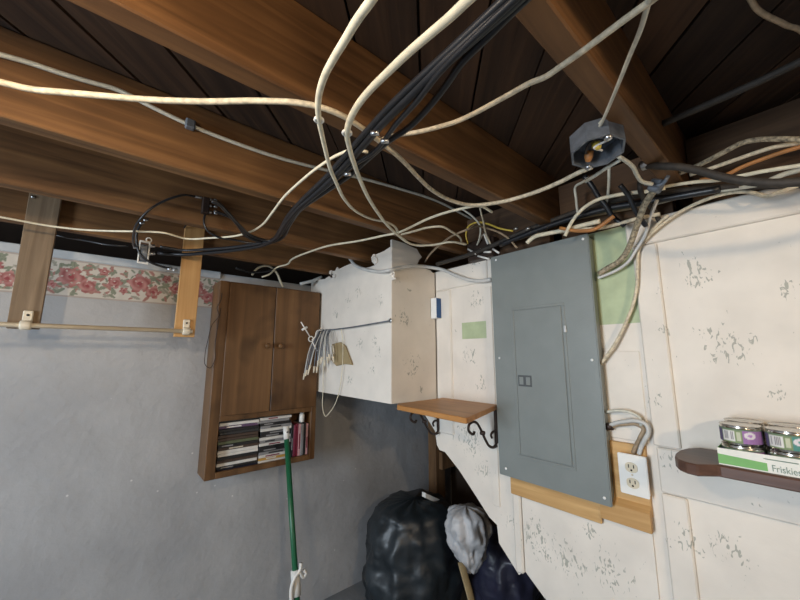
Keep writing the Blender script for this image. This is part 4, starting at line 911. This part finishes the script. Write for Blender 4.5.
cable(run([(650, 205), (680, 197), (710, 192), (740, 187.5), (760, 184), (785, 174), (800, 170), (850, 155)], 1.2, 1.15), 0.006, M_grey_cable, EC, 'grey cable pressed against the top rail of the white wall', 'cable', GR)
# dark cables between knot and right
cable(run([(437, 264), (455, 259), (480, 251), (505, 240), (530, 229), (560, 218), (590, 207), (620, 199), (650, 193), (690, 190), (730, 187), (770, 185), (810, 184)], 1.19, 1.18), 0.010, M_dark_cable, EC, 'dark cable running along the wall top behind the breaker panel', 'cable', GR)
cable(run([(500, 245), (530, 233), (560, 222), (590, 213), (615, 207), (640, 203), (680, 196), (720, 189)], 1.17, 1.17), 0.010, M_black_cable, EC, 'black cable running along the wall top over the breaker panel', 'cable', GR)
cable(run([(520, 238), (545, 228), (570, 219), (600, 213), (625, 208), (650, 204)], 1.215, 1.215), 0.009, M_tan_cable, EC, 'tan cable half hidden along the wall top over the breaker panel', 'cable', GR)
cable(run([(584, 176), (592, 186), (598, 196), (606, 206), (612, 216), (625, 226)], 1.1, 1.18), 0.008, M_black_cable, EC, 'black cable slanting down from below the junction box', 'cable', GR)
cable(run([(620, 185), (628, 195), (634, 208), (640, 218), (646, 226)], 1.08, 1.16), 0.007, M_black_cable, EC, 'black cable slanting down beside the metal strap', 'cable', GR)
cable(run([(527, 243), (530, 240), (535, 236.5), (545, 234), (560, 231), (580, 226), (600, 221)], 1.15, 1.15), 0.0075, M_white_cable, EC, 'thick cream cable end lying on the top of the breaker panel', 'cable', GR)
cable(run([(565, 236), (569, 227), (576, 216), (585, 207), (597, 200), (612, 196), (630, 193), (650, 191), (665, 188)], 1.12, 1.12), 0.0055, M_white_cable, EC, 'cream cable arching up from the breaker panel top to the metal strap', 'cable', GR)
cable(run([(560, 232), (580, 229), (600, 228), (618, 224), (640, 218), (660, 214)], 1.16, 1.18), 0.006, M_dirty_cable, EC, 'dusty cable lying flat across the breaker panel top', 'cable', GR)
cable(run([(560, 228), (580, 231), (595, 229), (606, 222), (614, 216)], 1.13, 1.13), 0.006, M_orange_cable, EC, 'brown cable bending over the breaker panel corner', 'cable', GR)
cable([(640, 178, 'x', 1.1), (640, 188, 'x', 1.1), (645, 200, 'x', 1.15), (655, 212, 'x', 1.2), (660, 222, 'x', 1.22)], 0.007, M_dark_cable, EC, 'dark cable hanging below the metal strap', 'cable', GR)
# metal strap
s = WX(656, 186, 1.06)
st_ = thing('cable_strap', s, 'dusty metal strap gathering the cables below the dark joist', 'strap')
MB().box(s+Vector((-0.014, -0.014, -0.016)), s+Vector((0.014, 0.014, 0.016)), 0.004, Matrix.Rotation(0.5, 3, 'X')).build('strap', M_dullmetal, st_)
MB().tube([s+Vector((-0.012, 0.02, 0.01)), s+Vector((-0.014, -0.016, -0.006)), s+Vector((-0.012, -0.03, 0.012))], 0.005, 8, 3).build('band', M_dullmetal, st_)
# armoured cable to the panel side
cable([(656, 188, 'x', 1.06), (651, 195, 'x', 1.08), (645, 204, 'x', 1.10), (640, 217, 'x', 1.13), (635, 231, 'x', 1.16), (630, 245, 'x', 1.18), (624, 256, 'x', 1.195), (617, 263, 'x', 1.205), (608, 268, 'x', 1.21), (599, 274, 'x', 1.215)], 0.0085, M_armour, 'armoured_cable', 'mottled armoured cable curving from the strap into the panel side', 'cable')
cable([(657, 200, 'x', 1.15), (650, 218, 'x', 1.18), (645, 235, 'x', 1.20), (636, 250, 'x', 1.21), (628, 262, 'x', 1.215), (617, 270, 'x', 1.22), (606, 275, 'x', 1.222), (598, 278, 'x', 1.222)], 0.0048, M_conduit, EC, 'pale cable following the armoured cable into the panel side')
cable([(668, 215, 'x', 1.20), (656, 226, 'x', 1.21), (645, 238, 'x', 1.22), (639, 250, 'x', 1.225), (637.5, 268, 'x', 1.225), (637, 285, 'x', 1.225), (633, 305, 'x', 1.225), (627, 320, 'x', 1.225), (620, 335, 'x', 1.225), (613, 347, 'x', 1.22), (606, 357, 'x', 1.22), (601, 364, 'x', 1.222)], 0.0046, M_dirty_cable, EC, 'beige cable hanging down the green patch into the panel side')
# two cables between panel and outlet
cable([(606, 412, 'x', 1.225), (618, 410.5, 'x', 1.222), (632, 413, 'x', 1.222), (640, 418, 'x', 1.222), (641, 426, 'x', 1.222)], 0.0045, M_grey_cable, EC, 'thin grey cable leaving the panel side above the outlet')
cable([(606, 428, 'x', 1.225), (613, 424, 'x', 1.22), (624, 421.5, 'x', 1.215), (637, 421, 'x', 1.212), (646, 424.5, 'x', 1.212), (648.5, 431, 'x', 1.212), (645, 439, 'x', 1.215), (641, 447, 'x', 1.222), (639, 454, 'x', 1.226)], 0.006, M_conduit, EC, 'pale grey cable bending from the panel side down into the outlet')
tcb, P = cable([(606, 430, 'x', 1.23), (613, 426, 'x', 1.228), (625, 424, 'x', 1.226), (636, 424, 'x', 1.225), (643, 428, 'x', 1.224), (640, 438, 'x', 1.224), (636, 446, 'x', 1.226), (633, 453, 'x', 1.228)], 0.006, M_tan_cable, EC, 'tan grey cable bending from the panel side down into the outlet')
p = WX(610, 427, 1.225); MB().tube([p+Vector((0, 0.012, 0)), p+Vector((0, -0.008, 0.002))], 0.011, 10, 1).build('cable_clamp', M_iron, tcb)
# top right wire and dark pipe
cable([(0.40, 0.165, 'p', .62)]+zs_([(735, -25), (750, -2), (757, 9), (767, 16), (780, 22), (788, 26), (796, 28), (815, 38)], .60, .60)+[(0.86, -0.186, 'p', .61)], 0.0045, M_tan_cable, EC, 'tan wire curling across the dark subfloor bay')
cable([(1.0, 0.171, 'p', .566), (690, 112, 'x', 1.0), (720, 99, 'x', 1.0), (760, 81, 'x', 1.0), (800, 62, 'x', 1.0), (1.0, -0.189, 'p', .586)], 0.008, M_dark_cable, 'pipe', 'dark pipe running behind the joists above the header block', 'pipe')

# ------------------------------------------------------------------ the bare bulb that lights the room, and an added fill bulb
def lamp(at, strength, label, key):
    bl = thing('ceiling_lamp', at, label, 'lamp')
    B0 = Vector(at)
    me_, nt_, bs_ = nodes(key, 0.4)
    em_ = N(nt_, 'ShaderNodeEmission'); em_.inputs[0].default_value = c4(BULB_COLOR); em_.inputs[1].default_value = strength
    nt_.links.new(em_.outputs[0], nt_.nodes['Material Output'].inputs[0])
    MB().lathe([(0.002, -0.031), (0.016, -0.027), (0.026, -0.016), (0.030, 0), (0.027, 0.014), (0.018, 0.030), (0.014, 0.042)], B0, (0, 0, 1), 16).build('bulb', me_, bl)
    MB().lathe([(0.018, 0.043), (0.022, 0.05), (0.05, 0.062), (0.055, 0.0845)], B0, (0, 0, 1), 20).build('holder', M_white_plastic, bl)
    return bl
l1 = lamp(BULB_AT, BULB_STRENGTH, 'bare bulb in a porcelain holder between the two joists beside the black bundle', 'bulb_glow')
lamp(FILL_BULB_AT, FILL_BULB_STRENGTH, 'added unseen fill bulb in a porcelain holder far across the room', 'fill_bulb_glow')  # added fill light: brightens the walls and the chase front
MB().box((BULB_AT[0]-0.07, 0.2145, BULB_AT[2]+0.0848), (BULB_AT[0]+0.07, 0.593-JT-0.0005, BULB_AT[2]+0.104)).build('mount_board', M_joist, l1)
